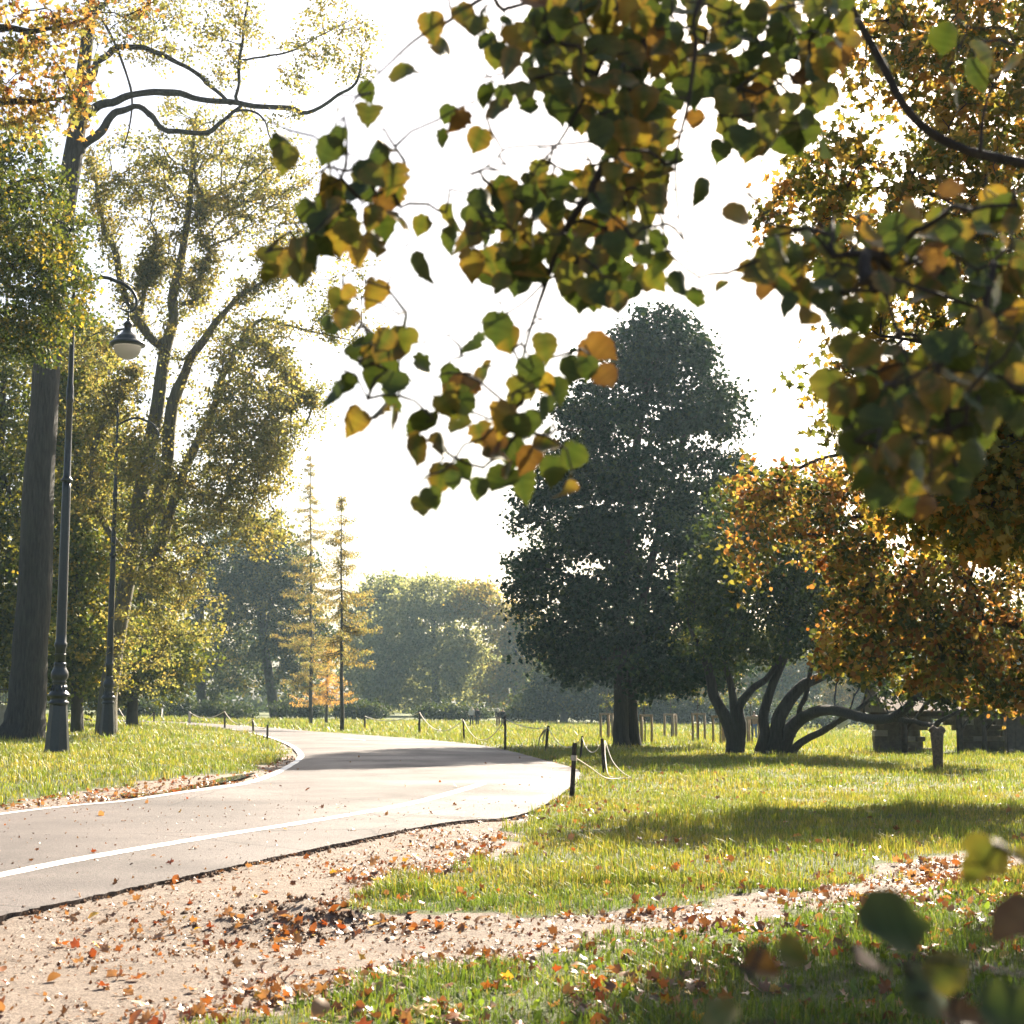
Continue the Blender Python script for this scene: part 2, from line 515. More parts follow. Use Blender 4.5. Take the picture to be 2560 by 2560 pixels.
Q = [np.stack([I[:-1, :-1], I[:-1, 1:], I[1:, 1:], I[1:, :-1]], -1).reshape(-1, 4)]
a0, b0 = NR * K, NR * K + NR
ar = np.arange(NR - 1)
Q.append(np.stack([a0 + ar, I[:-1, 0], I[1:, 0], a0 + ar + 1], -1))
Q.append(np.stack([I[:-1, -1], b0 + ar, b0 + ar + 1, I[1:, -1]], -1))
road = mesh_np('road', np.vstack([V, lo_l, lo_r]), [np.vstack(Q)], m_road, smooth=False)
struct(road, 'pale worn asphalt park road curving away to the left')

def on_road_z(px_, py_):
    """height of the road's surface"""
    best = np.array([np.argmin(np.minimum(np.hypot(RL[:, 0] - a, RL[:, 1] - b), np.hypot(RR[:, 0] - a, RR[:, 1] - b))) for a, b in zip(px_, py_)])
    l, r = RL[best], RR[best]
    w = np.linalg.norm(r - l, axis=1)
    t = np.clip(np.hypot(px_ - l[:, 0], py_ - l[:, 1]) / w, 0, 1)
    return terrain(px_, py_) + 0.022 + 0.035 * (1 - (2 * t - 1) ** 2)

m_paint, N, L = new_mat('worn_white_paint')
tc = N.new('ShaderNodeTexCoord')
n1 = noise(N, L, 26, 6, 0.75, tc.outputs['Object']); n2 = noise(N, L, 3, 3, 0.6, tc.outputs['Object'])
pc = ramp(N, [(0.36, (0.22, 0.20, 0.185)), (0.46, (0.66, 0.64, 0.61)), (0.7, (0.80, 0.78, 0.75))], n1.outputs[0], L)
p = nd(N, 'ShaderNodeBsdfPrincipled', Roughness=0.5); L.new(pc.outputs[0], p.inputs['Base Color'])
L.new(bump(N, L, n1.outputs[0], 0.3, 0.004), p.inputs['Normal'])
out(N, L, p.outputs[0])

def painted_line(pts, width, name, label):
    P = spline(np.array(pts), 500)
    T = np.gradient(P, axis=0); T /= np.linalg.norm(T, axis=1)[:, None]
    Nn = np.stack([-T[:, 1], T[:, 0]], 1)
    A = edge_jit(P + Nn * width / 2, 0.02, 5); B = edge_jit(P - Nn * width / 2, 0.02, 6)
    za = on_road_z(A[:, 0], A[:, 1]) + 0.005; zb = on_road_z(B[:, 0], B[:, 1]) + 0.005
    n = len(P)
    ar = np.arange(n - 1)
    o = mesh_np(name, np.vstack([np.column_stack([A, za]), np.column_stack([B, zb])]), [np.stack([ar, n + ar, n + ar + 1, ar + 1], -1)], m_paint)
    struct(o, label)
    return o
painted_line([np.array([-13.9, -5.0]), np.array([-9.0, 10.0])] + W([(0, 2041), (331, 2005), (530, 1975), (629, 1958), (696, 1932), (742, 1905), (752, 1890), (733, 1869), (698, 1853), (650, 1838), (575, 1824)]), 0.16, 'edge_line', 'white painted line along the inner edge of the bend')
painted_line([np.array([-8.9, -6.0]), np.array([-5.4, 6.0])] + W([(0, 2203), (265, 2150), (530, 2104), (795, 2061), (994, 2025), (1126, 1991), (1226, 1958), (1262, 1934), (1240, 1912), (1170, 1892), (1080, 1874), (960, 1859), (860, 1849)]), 0.19, 'edge_line', 'broad white painted line along the outer side of the road')

# ------------------------------------------------------------------ puddle at the inner edge
m_water, N, L = new_mat('puddle_water')
tc = N.new('ShaderNodeTexCoord')
n1 = noise(N, L, 14, 2, 0.5, tc.outputs['Object'])
p = nd(N, 'ShaderNodeBsdfPrincipled', Roughness=0.06); p.inputs['Base Color'].default_value = (0.05, 0.04, 0.03, 1)
L.new(bump(N, L, n1.outputs[0], 0.12, 0.004), p.inputs['Normal'])
out(N, L, p.outputs[0])
pc_ = np.array(W([(300, 1986), (380, 1966), (480, 1955), (590, 1943), (640, 1940), (600, 1953), (500, 1970), (400, 1985), (320, 1995)]))
pp = spline(np.vstack([pc_, pc_[:1]]), 60)[:-1]
pz = float(np.max(ground_z(pp[:, 0], pp[:, 1]))) * 0 + float(np.mean(ground_z(pp[:, 0], pp[:, 1]))) + 0.02
b = MB(); b.add(np.column_stack([pp, np.full(len(pp), pz)]), [tuple(range(len(pp)))], 0, False)
struct(b.build('puddle', m_water), 'shallow puddle with floating leaves beside the inner road line')

# ------------------------------------------------------------------ grass
m_grass = leaf_mat('grass_blades', 0.5, 0.45, 0.4, (1.35, 1.2, 0.5), 1.0)

def in_view(x, y, pad=0.03):
    return (y > 4.2) & (np.abs(x / np.maximum(y, 0.1)) < 0.337 + pad + 0.4 / np.maximum(y, 0.5))

def grow(name, label, region, dens, hgt, wid, simple, seed, cols, lean=0.45):
    r = np.random.default_rng(seed)
    x0, x1, y0, y1 = region
    n = int((x1 - x0) * (y1 - y0) * dens)
    x = r.uniform(x0, x1, n); y = r.uniform(y0, y1, n)
    k = in_view(x, y)
    x, y = x[k], y[k]
    cl = vnoise(x, y, 0.5) * 0.6 + vnoise(x + 11, y + 7, 0.16) * 0.5
    k = (r.random(len(x)) < 0.35 + cl) & grass_amount(x, y)
    x, y, cl = x[k], y[k], cl[k]
    n = len(x)
    h = hgt * (0.55 + 0.75 * cl) * r.uniform(0.5, 1.35, n)
    h *= 0.75 + 1.1 * sstep(0.5, 0.9, vnoise(x + 3, y + 80, 0.55)) + 0.6 * sstep(0.6, 0.9, vnoise(x + 33, y + 8, 0.2))
    a = r.uniform(0, 2 * math.pi, n)
    ln = r.uniform(0.1, lean * 2, n)
    z = ground_z(x, y) + 0.008
    w = wid * r.uniform(0.7, 1.4, n)
    d = np.stack([np.cos(a), np.sin(a), np.zeros(n)], 1)
    s = np.stack([-np.sin(a), np.cos(a), np.zeros(n)], 1)
    B = np.stack([x, y, z], 1)
    tipv = B + d * (h * ln)[:, None] + np.array([0, 0, 1]) * (h * np.sqrt(np.clip(1 - (ln * 0.7) ** 2, 0.15, 1)))[:, None]
    mid = B + d * (h * ln * 0.28)[:, None] + np.array([0, 0, 1]) * (h * 0.62)[:, None]
    c1, c2, c3 = [np.array(c) for c in cols]
    t = vnoise(x, y, 1.7); t2 = r.random(n)
    dry = sstep(0.5, 0.85, vnoise(x + 71, y + 13, 1.1) * 0.65 + vnoise(x, y + 50, 0.35) * 0.45)
    c = np.where((t2 < 0.15 + 0.3 * t + 0.5 * dry)[:, None], c2, c1) * r.uniform(0.65, 1.35, n)[:, None]
    c = np.where((r.random(n) < 0.04 + 0.25 * dry)[:, None], c3, c)
    if simple:
        V = np.stack([B - s * w[:, None], B + s * w[:, None], tipv], 1).reshape(-1, 3)
        o = np.arange(n)[:, None] * 3
        F = [o + np.array([[0, 1, 2]])]; kk = 3
    else:
        V = np.stack([B - s * w[:, None] * 0.8, B + s * w[:, None] * 0.8, mid + s * w[:, None] * 0.7, mid - s * w[:, None] * 0.7, tipv], 1).reshape(-1, 3)
        o = np.arange(n)[:, None] * 5
        F = [o + np.array([[0, 1, 2, 3]]), o + np.array([[3, 2, 4]])]; kk = 5
    ob = mesh_np(name, V, F, m_grass, np.repeat(c, kk, axis=0), smooth=True)
    struct(ob, label, 'stuff')
    return ob
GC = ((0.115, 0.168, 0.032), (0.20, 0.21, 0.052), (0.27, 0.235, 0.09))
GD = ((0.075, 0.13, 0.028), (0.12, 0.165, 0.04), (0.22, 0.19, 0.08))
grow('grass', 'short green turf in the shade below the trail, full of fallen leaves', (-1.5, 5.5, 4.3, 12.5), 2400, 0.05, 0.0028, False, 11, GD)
grow('grass', 'sunlit yellow-green lawn grass between the trail and the road', (-3.2, 9.5, 11, 24), 1020, 0.072, 0.0040, False, 12, GC)
grow('grass', 'sunlit lawn grass around the rope fence', (-3, 14, 24, 44), 300, 0.08, 0.0066, False, 13, GC)
grow('grass', 'bright lawn grass round the lamp posts inside the bend', (-16, -4, 17, 44), 290, 0.09, 0.0066, False, 14, GC)
grow('grass', 'far lawn grass below the dark tree and the distant trunks', (-30, 30, 44, 84), 48, 0.12, 0.016, True, 15, GC)
grow('grass', 'distant lawn grass in front of the willows', (-45, 45, 84, 150), 13, 0.17, 0.035, True, 16, GC)

# broad-leaved weeds in the near turf
WT = np.array([[0, 0, 0], [-0.28, 0.4, 0.12], [0, 0.45, 0.04], [0.28, 0.4, 0.12], [-0.2, 0.8, 0.13], [0, 0.85, 0.08], [0.2, 0.8, 0.13], [0, 1.05, 0.02]])
WF = [(0, 2, 1), (0, 3, 2), (1, 2, 5, 4), (2, 3, 6, 5), (4, 5, 7), (5, 6, 7)]
r = np.random.default_rng(21)
n = 9000
x = r.uniform(-1.5, 5.5, n); y = r.uniform(4.3, 12.8, n)
k = in_view(x, y) & inpoly(x, y, G_NEAR) & (vnoise(x, y, 0.4) > 0.38)
x, y = x[k], y[k]; n = len(x)
R_ = rots(n, r, 0.6, (0, 0, 1), 0.9)
c = np.array([0.075, 0.13, 0.03]) * r.uniform(0.6, 1.5, n)[:, None] + np.array([0.03, 0.02, 0]) * r.random(n)[:, None]
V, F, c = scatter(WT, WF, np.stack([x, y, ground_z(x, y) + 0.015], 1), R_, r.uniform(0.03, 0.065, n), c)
struct(mesh_np('weeds', V, F, m_grass, c, smooth=True), 'low broad-leaved weeds among the near turf', 'stuff')

# ------------------------------------------------------------------ fallen leaves
def maple_template(seed):
    r = np.random.default_rng(seed)
    ang = np.array([-90, -62, -38, -18, 8, 28, 48, 68, 90, 112, 132, 152, 172, 198, 218, 242]) * math.pi / 180
    rad = np.array([0.14, 0.40, 0.40, 0.64, 0.50, 0.62, 0.88, 0.60, 1.0, 0.60, 0.88, 0.62, 0.50, 0.64, 0.40, 0.40]) * 0.53
    ang = ang + r.normal(0, 0.04, 16); rad = rad * r.uniform(0.88, 1.12, 16)
    cx, cy = r.uniform(-0.8, 0.8, 2)
    P = [[0, 0, 0]]
    for a, q in zip(ang, rad):
        px_, py_ = q * math.cos(a), q * math.sin(a)
        P.append([px_, py_, 0])
    P = np.array(P)
    P[:, 2] = cx * P[:, 0] ** 2 + cy * P[:, 1] ** 2 + r.normal(0, 0.05, 17) + 0.25 * np.abs(P[:, 0]) ** 1.5 * r.uniform(0, 1.6)
    P = np.vstack([P, [[0.012, -0.06, 0.0], [-0.012, -0.06, 0.0], [0.03, -0.42, 0.03]]])
    F = [(0, i, i + 1) for i in range(1, 16)] + [(0, 16, 1), (17, 18, 19)]
    return P, F
def oval_template(seed):
    r = np.random.default_rng(seed)
    n = 7
    t = np.linspace(0, 1, n)
    w = 0.33 * np.sin(math.pi * t ** 0.85) ** 0.8 + 0.0
    P, k1, k2 = [], r.uniform(-0.9, 0.9), r.uniform(0.1, 0.8)
    for i in range(n):
        z = k1 * (t[i] - 0.5) ** 2
        P += [[-w[i], t[i] - 0.5, z + k2 * w[i]], [0, t[i] - 0.5, z], [w[i], t[i] - 0.5, z + k2 * w[i] * r.uniform(0.3, 1.2)]]
    F = []
    for i in range(n - 1):
        F += [(i * 3, i * 3 + 1, i * 3 + 4, i * 3 + 3), (i * 3 + 1, i * 3 + 2, i * 3 + 5, i * 3 + 4)]
    return np.array(P), F
FALLEN_T = [maple_template(i) for i in range(6)] + [oval_template(i) for i in range(3)]
m_fallen = leaf_mat('fallen_leaf', 0.28, 0.42, 0.5, (1.3, 0.95, 0.5))
PAL = {'orange': (0.28, 0.115, 0.04), 'brown': (0.14, 0.072, 0.036), 'tan': (0.30, 0.185, 0.095), 'yellow': (0.45, 0.31, 0.05), 'russet': (0.24, 0.07, 0.028)}
PN = list(PAL)

def zone_density(x, y):
    d = np.zeros(len(x))
    onroad = inpoly(x, y, ROAD_POLY)
    near = inpoly(x, y, G_NEAR); mid = inpoly(x, y, G_MID); left = inpoly(x, y, G_LEFT)
    cl = vnoise(x, y, 0.9) * 0.7 + vnoise(x + 9, y + 4, 0.3) * 0.6
    soil_ = ~(onroad | near | mid | left)
    d[onroad] = 1.1 * cl[onroad]
    d[near] = 150 * (cl[near] ** 3)
    dm = polydist(x, y, G_MID[:22])
    d[mid] = np.where(dm[mid] < 1.6, 26, 5) * cl[mid] ** 2 * (y[mid] < 40)
    rightside = soil_ & (x > -3.6 + (y - 10) * 0.31 - 0.2)
    dr = polydist(x, y, RR[(RR[:, 1] > 0) & (RR[:, 1] < 40)][::6])
    d[rightside] = (10 + 26 * sstep(0.2, 1.6, dr[rightside]) * sstep(-3.5, -1.0, x[rightside])) * cl[rightside] ** 2.8 * 1.9
    dg = np.minimum(polydist(x, y, G_MID[:22]), polydist(x, y, G_NEAR[:17]))
    d[soil_ & (dg < 0.35)] *= 2.6
    lf = soil_ & ~rightside
    d[lf] = 75 * cl[lf]
    heap = gp(780, 2320)[:2]
    d += 110 * np.exp(-(((x - heap[0]) / 0.9) ** 2 + ((y - heap[1]) / 0.3) ** 2)) * soil_
    return d, onroad, near, mid, left, soil_, rightside

r = np.random.default_rng(31)
n = 260000
x = r.uniform(-9, 9, n); y = 4.4 + (40 - 4.4) * r.random(n) ** 1.25
k = in_view(x, y, 0.02); x, y = x[k], y[k]
# probability from the density wanted and the density sampled
pdf = 260000 / 18.0 / (1.25 * (40 - 4.4)) * ((y - 4.4) / (40 - 4.4)) ** (1 / 1.25 - 1)
d, onroad, near, mid, left, soil_, rside = zone_density(x, y)
d = d * np.where(y > 26, 0.5, 1)
k = r.random(len(x)) < d / pdf
x, y, onroad, near, mid, left, soil_, rside = [a[k] for a in (x, y, onroad, near, mid, left, soil_, rside)]
n = len(x)
pcol = r.choice(5, n, p=[0.20, 0.29, 0.38, 0.06, 0.07])
colr = np.array([PAL[k_] for k_ in PN])[pcol] * r.uniform(0.65, 1.3, n)[:, None]
size = r.uniform(0.045, 0.102, n) * np.where(r.random(n) < 0.12, 1.25, 1)
z = np.where(onroad, 0, ground_z(x, y)) + 0.014
z[onroad] = on_road_z(x[onroad], y[onroad]) + 0.008
grassy = (near | mid | left)
z += np.where(grassy, r.uniform(0.01, 0.05, n), r.uniform(0, 0.012, n))
R_ = rots(n, r, 2.6)
tilt = rots(n, r, 1.1)
R_ = np.where((r.random(n) < np.where(grassy, 0.55, 0.18))[:, None, None], tilt, R_)
tid = np.where(r.random(n) < 0.84, r.integers(0, 6, n), r.integers(6, 9, n))
show = size / np.maximum(y, 3) * np.where(grassy, 0.8, 1.0)
order = np.argsort(-show)
indiv = np.zeros(n, bool); indiv[order[:290]] = True
fallen_mesh = {}
d_edge = polydist(x, y, RR[40:1340:20]); d_near = polydist(x, y, G_NEAR[:17]); d_mid = polydist(x, y, G_MID[:22]); d_line = polydist(x, y, W([(0, 2203), (265, 2150), (530, 2104), (795, 2061), (994, 2025)]))
heap_ = gp(770, 2306)[:2]
def surface_phrase(i):
    if onroad[i]: return 'on the asphalt by the broad white line' if d_line[i] < 0.5 else 'on the asphalt near its crumbling edge' if d_edge[i] < 0.5 else 'on the open pale asphalt'
    if near[i]:
        if d_near[i] < 0.45: return 'in the near turf right beside the trail'
        return 'in the shaded near turf behind the blurred shoot' if x[i] > 0.85 else 'in the shaded near turf at the bottom edge' if y[i] < 6.6 else 'in the middle of the shaded near turf'
    if mid[i] or left[i]: return 'in the sunlit lawn by the trail' if d_mid[i] < 0.8 else 'in the open sunlit lawn'
    if math.hypot(x[i] - heap_[0], (y[i] - heap_[1]) * 1.6) < 0.9: return 'on the heap of dug soil'
    if x[i] > 0.3: return 'on the trodden side trail'
    if d_edge[i] < 0.6: return 'on the soil just below the asphalt edge'
    if min(d_near[i], d_mid[i]) < 0.4: return 'on the soil beside the turf'
    return 'on the open bare soil in the bottom left corner' if y[i] < 8.2 else 'on the open bare soil verge'
sz_word = lambda q: 'tiny' if q < 0.075 else 'small' if q < 0.095 else 'large'
KINDW = {True: 'lobed', False: 'oval'}
for i in np.where(indiv)[0]:
    t = int(tid[i]); pk = int(pcol[i]); key = (t, pk)
    if key not in fallen_mesh:
        T_, F_ = FALLEN_T[t]
        me = bpy.data.meshes.new('fallen_leaf')
        me.from_pydata(T_.tolist(), [], F_)
        ca = me.color_attributes.new('Col', 'FLOAT_COLOR', 'POINT')
        base = np.array(PAL[PN[pk]])
        cc = np.ones((len(T_), 4), np.float32); cc[:, :3] = base * np.random.default_rng(t * 7 + pk).uniform(0.7, 1.25, (len(T_), 1))
        ca.data.foreach_set('color', cc.ravel())
        me.materials.append(m_fallen)
        me.polygons.foreach_set('use_smooth', [True] * len(me.polygons)); me.update()
        fallen_mesh[key] = me
    o = bpy.data.objects.new('fallen_leaf', fallen_mesh[key]); COL.objects.link(o)
    M4 = Matrix([[*(R_[i][a] * size[i]), 0] for a in range(3)] + [[0, 0, 0, 1]]); M4.translation = (x[i], y[i], z[i])
    o.matrix_world = M4
    tag(o, f'{sz_word(size[i])} {PN[pk]} {KINDW[t < 6]} leaf lying {surface_phrase(i)}', 'leaf', f'fallen {PN[pk]} leaves')
rest = ~indiv
Vs, Fs, Cs, off = [], [], [], 0
for t, (T_, F_) in enumerate(FALLEN_T):
    k = rest & (tid == t)
    if not k.any(): continue
    V, F, c = scatter(T_, F_, np.stack([x[k], y[k], z[k]], 1), R_[k], size[k], colr[k])
    Vs.append(V); Cs.append(c); Fs += [f + off for f in F]; off += len(V)
f3 = [f for f in Fs if f.shape[1] == 3]; f4 = [f for f in Fs if f.shape[1] == 4]
struct(mesh_np('leaf_litter', np.vstack(Vs), ([np.vstack(f3)] if f3 else []) + ([np.vstack(f4)] if f4 else []), m_fallen, np.vstack(Cs), smooth=True), 'scattered litter of small dry autumn leaves', 'stuff')

# crumbs of leaf and bark between the leaves
r = np.random.default_rng(43)
n = 110000
xx = r.uniform(-6, 5, n); yy = r.uniform(4.4, 22, n)
k = in_view(xx, yy, 0.01); xx, yy = xx[k], yy[k]
dd, on_, ne_, mi_, le_, so_, rs_ = zone_density(xx, yy)
k = (r.random(len(xx)) < np.where(on_, 0.02, np.where(so_, 0.10 + dd / 60, 0.0))) & (on_ | so_)
xx, yy, on_ = xx[k], yy[k], on_[k]; n = len(xx)
zz = ground_z(xx, yy) + 0.006; zz[on_] = on_road_z(xx[on_], yy[on_]) + 0.006
cc = np.array([PAL[k_] for k_ in ('brown', 'tan', 'orange')])[r.choice(3, n, p=[0.5, 0.35, 0.15])] * r.uniform(0.4, 1.2, n)[:, None]
CT = np.array([[0, -0.5, 0], [0.3, -0.1, 0.1], [0.05, 0.5, 0.0], [-0.28, 0.05, 0.12]])
V, F, c = scatter(CT, [(0, 1, 3), (1, 2, 3)], np.stack([xx, yy, zz], 1), rots(n, r, 1.8), r.uniform(0.012, 0.042, n), cc)
struct(mesh_np('leaf_crumbs', V, F, m_fallen, c), 'crumbs of broken leaves and bark on the soil and road', 'stuff')

# clods of dug soil with the heap
m_clod = plain('dark_soil', (0.11, 0.068, 0.045), 0.95, 0, 0.2, 0.5, 30, 0.8, 0.02)
r = np.random.default_rng(41)
b = MB()
for i in range(900):
    if i < 330:
        q = gp(float(r.normal(770, 130)), float(r.normal(2306, 24)))
    else:
        tpos = RRj[r.integers(40, 800)]
        q = np.array([tpos[0] + r.uniform(0.0, 0.12), tpos[1] - r.uniform(0.0, 0.05), 0])
    s = r.uniform(0.008, 0.026) * (1.25 if i % 9 == 0 else 0.8)
    P = r.normal(size=(14, 3)); P /= np.linalg.norm(P, axis=1)[:, None]
    ico = np.array([[0, 0, 1], [0.9, 0, 0.3], [0.3, 0.85, 0.3], [-0.7, 0.5, 0.3], [-0.7, -0.5, 0.3], [0.3, -0.85, 0.3], [0.7, 0.5, -0.5], [-0.3, 0.8, -0.5], [-0.9, 0, -0.5], [-0.3, -0.8, -0.5], [0.7, -0.5, -0.5]]) * r.uniform(0.6, 1.3, (11, 3)) * s
    F = [(0, 1, 2), (0, 2, 3), (0, 3, 4), (0, 4, 5), (0, 5, 1), (1, 6, 2), (2, 6, 7), (2, 7, 3), (3, 7, 8), (3, 8, 4), (4, 8, 9), (4, 9, 5), (5, 9, 10), (5, 10, 1), (1, 10, 6)]
    b.add(ico + np.array([q[0], q[1], ground_z(q[0], q[1]) + s * 0.25]), F, 0, False)
struct(b.build('soil_clods', m_clod), 'dark crumbly clods of dug soil beside the road', 'stuff')

# ------------------------------------------------------------------ trees
RH = np.array([[0, 0, 0], [-0.40, 0.42, 0.10], [0, 1, -0.05], [0.40, 0.42, 0.10]])
RHF = [(0, 3, 1), (1, 3, 2)]
MAPLE_T, MAPLE_F = maple_template(77)
ML = np.array([[0, 0, 0], [0.30, 0.10, 0.03], [0.20, 0.26, 0.0], [0.50, 0.55, 0.08], [0.20, 0.52, 0.0], [0, 1.0, -0.05], [-0.20, 0.52, 0.0], [-0.50, 0.55, 0.08], [-0.20, 0.26, 0.0], [-0.30, 0.10, 0.03]])
MLF = [(0, 1, 2), (0, 2, 8), (0, 8, 9), (2, 3, 4), (2, 4, 6), (2, 6, 8), (4, 5, 6), (6, 7, 8)]
HEX = np.array([[0, 0, 0], [-0.36, 0.25, 0.10], [-0.33, 0.62, 0.08], [0, 1, -0.06], [0.33, 0.62, 0.08], [0.36, 0.25, 0.10], [0, 0.5, 0.0]])
HEX = HEX[:6]
HEXF = [(0, 5, 1), (1, 5, 4, 2), (2, 4, 3)]

m_bark = bark_mat('grey_brown_bark', (0.020, 0.017, 0.014), (0.066, 0.056, 0.047))
m_bark_pale = bark_mat('pale_lit_bark', (0.05, 0.043, 0.03), (0.17, 0.15, 0.10))  # lighter copy of the bark, sunlight on the limbs put into its colour
m_bark_dark = bark_mat('dark_bark', (0.012, 0.010, 0.008), (0.042, 0.034, 0.028))
m_bark_far = bark_mat('distant_bark', (0.02, 0.017, 0.014), (0.06, 0.05, 0.042), 4, 0.8)
m_leaf = leaf_mat('tree_leaf', 0.42, 0.6, 0.2, (1.35, 1.2, 0.5))
m_leaf_dark = leaf_mat('dense_dark_leaf', 0.16, 0.6, 0.12, (1.2, 1.25, 0.5))
m_leaf_pale = leaf_mat('pale_backlit_leaf', 0.58, 0.6, 0.18, (1.28, 1.18, 0.75))
m_leaf_gold = leaf_mat('golden_leaf', 0.58, 0.6, 0.18, (1.3, 1.1, 0.6))

class Skeleton:
    def __init__(self): self.P = []; self.cost = []; self.par = []; self.r = []; self.new = []
    def add(self, p, cost, par, r, new):
        self.P.append(p); self.cost.append(cost); self.par.append(par); self.r.append(r); self.new.append(new)
        return len(self.P) - 1

def grow_twigs(stems, centers, seed, tip_r, steps=4, wob=0.08, kc=0.3, sag=0.08, expo=0.45):
    """twigs from the stems to every centre; returns list of (points, radii)"""
    r = np.random.default_rng(seed)
    S = Skeleton()
    for P, R in stems:
        L_ = 0; prev = -1
        n = max(6, int(len(P)))
        for i in range(len(P)):
            if i: L_ += np.linalg.norm(P[i] - P[i - 1])
            prev = S.add(P[i], L_ * 0.15, prev, R[i], False)
    base = np.array(S.P)
    dist = np.array([np.min(np.linalg.norm(base - c, axis=1)) for c in centers])
    ends = []
    n0 = len(S.P); cap = n0 + len(centers) * steps + 8
    ARR = np.zeros((cap, 3)); COST = np.zeros(cap); ARR[:n0] = base; COST[:n0] = S.cost; m = n0
    for ci in np.argsort(dist):
        c = centers[ci]
        arr = ARR[:m]; cost = COST[:m]
        dq = arr - c; dv = np.sqrt((dq * dq).sum(1))
        up = np.maximum(0, arr[:, 2] - c[2])
        j = int(np.argmin(dv + kc * cost + 0.35 * up))
        a = arr[j]; d = c - a; dl = np.linalg.norm(d)
        prev = j
        k = max(2, min(steps, int(dl / (0.06 * steps) + 2)))
        w = r.normal(size=3) * wob * dl
        newp = []
        for s in range(1, k + 1):
            t = s / k
            q = a + d * t + w * math.sin(math.pi * t) + np.array([0, 0, sag * dl]) * math.sin(math.pi * t) + r.normal(size=3) * 0.02 * dl * (1 if s < k else 0)
            prev = S.add(q, S.cost[j] + dl * t, prev, 0, True)
            newp.append(q)
        ends.append((ci, prev))
        ARR[m:m + k] = newp; COST[m:m + k] = S.cost[-k:]; m += k
    cnt = np.zeros(len(S.P))
    for ci, e in ends:
        k = e
        while k != -1 and S.new[k]:
            cnt[k] += 1; k = S.par[k]
    R = np.array([tip_r * (c ** expo) if nw else q for c, nw, q in zip(cnt, S.new, S.r)])
    # chains
    kids = {}
    for i in range(len(S.P)):
        if S.new[i]: kids.setdefault(S.par[i], []).append(i)
    chains = []
    starts = [(p, k) for p, ks in kids.items() for q, k in enumerate(sorted(ks, key=lambda z: -cnt[z])) if not (S.new[p] and q == 0)]
    for p, k in starts:
        pts = [S.P[p], S.P[k]]; rad = [min(R[k] * 1.15, S.r[p] if not S.new[p] else R[p]), R[k]]
        while k in kids:
            k = max(kids[k], key=lambda z: cnt[z])
            pts.append(S.P[k]); rad.append(R[k])
        chains.append((np.array(pts), np.array(rad)))
    return chains

def stem_world(st, d):
    P = []; R = []
    for q in st:
        dd = q[3] if len(q) > 3 else 0.0
        P.append(at(q[0], q[1], d + dd)); R.append(q[2] * (d + dd) / FPX)
    return np.array(P), np.array(R)

def flare(k1=5, a1=0.16, seed=0):
    ph = np.random.default_rng(seed).uniform(0, 6.28, 4)
    def f(a, t):
        w = math.exp(-t * 16)
        return 1 + w * (a1 * np.cos(k1 * a + ph[0]) + 0.10 * np.cos((k1 - 2) * a + ph[1])) + 0.03 * np.cos(9 * a + ph[2]) + 0.02 * np.cos(13 * a + ph[3])
    return f

def lumps(seed):
    ph = np.random.default_rng(seed).uniform(0, 6.28, 6)
    return lambda a, t: 1 + 0.07 * np.cos(2 * a + 9 * t + ph[0]) + 0.06 * np.cos(3 * a - 17 * t + ph[1]) + 0.07 * math.sin(23 * t + ph[2]) + 0.05 * math.sin(41 * t + ph[3])

def wobble(P, R, seed, amt=0.35):
    r = np.random.default_rng(seed)
    n = len(P); w = r.normal(size=(n, 3))
    for _ in range(2): w = np.vstack([w[:1], (w[:-2] + w[1:-1] * 2 + w[2:]) / 4, w[-1:]])
    w[0] = 0; w[-1] = 0
    return P + w * R[:, None] * amt * 2

def blob_pts(blobs, d, n, r, shell=0.33):
    C, S, wts = [], [], []
    for b in blobs:
        dd = b[4] if len(b) > 4 else 0.0
        sc = (d + dd) / FPX
        rx, rz = b[2] * sc, b[3] * sc
        ry = b[5] if len(b) > 5 and b[5] else 0.5 * (rx + rz)
        wt = b[6] if len(b) > 6 else 1.0
        C.append(at(b[0], b[1], d + dd)); S.append((rx, ry, rz)); wts.append((rx * ry * rz) ** 0.75 * wt)
    wts = np.array(wts) / sum(wts)
    idx = r.choice(len(blobs), n, p=wts)
    v = r.normal(size=(n, 3)); v /= np.linalg.norm(v, axis=1)[:, None]
    q = v * (r.random(n) ** shell)[:, None]
    return np.array(C)[idx] + q * np.array(S)[idx], idx

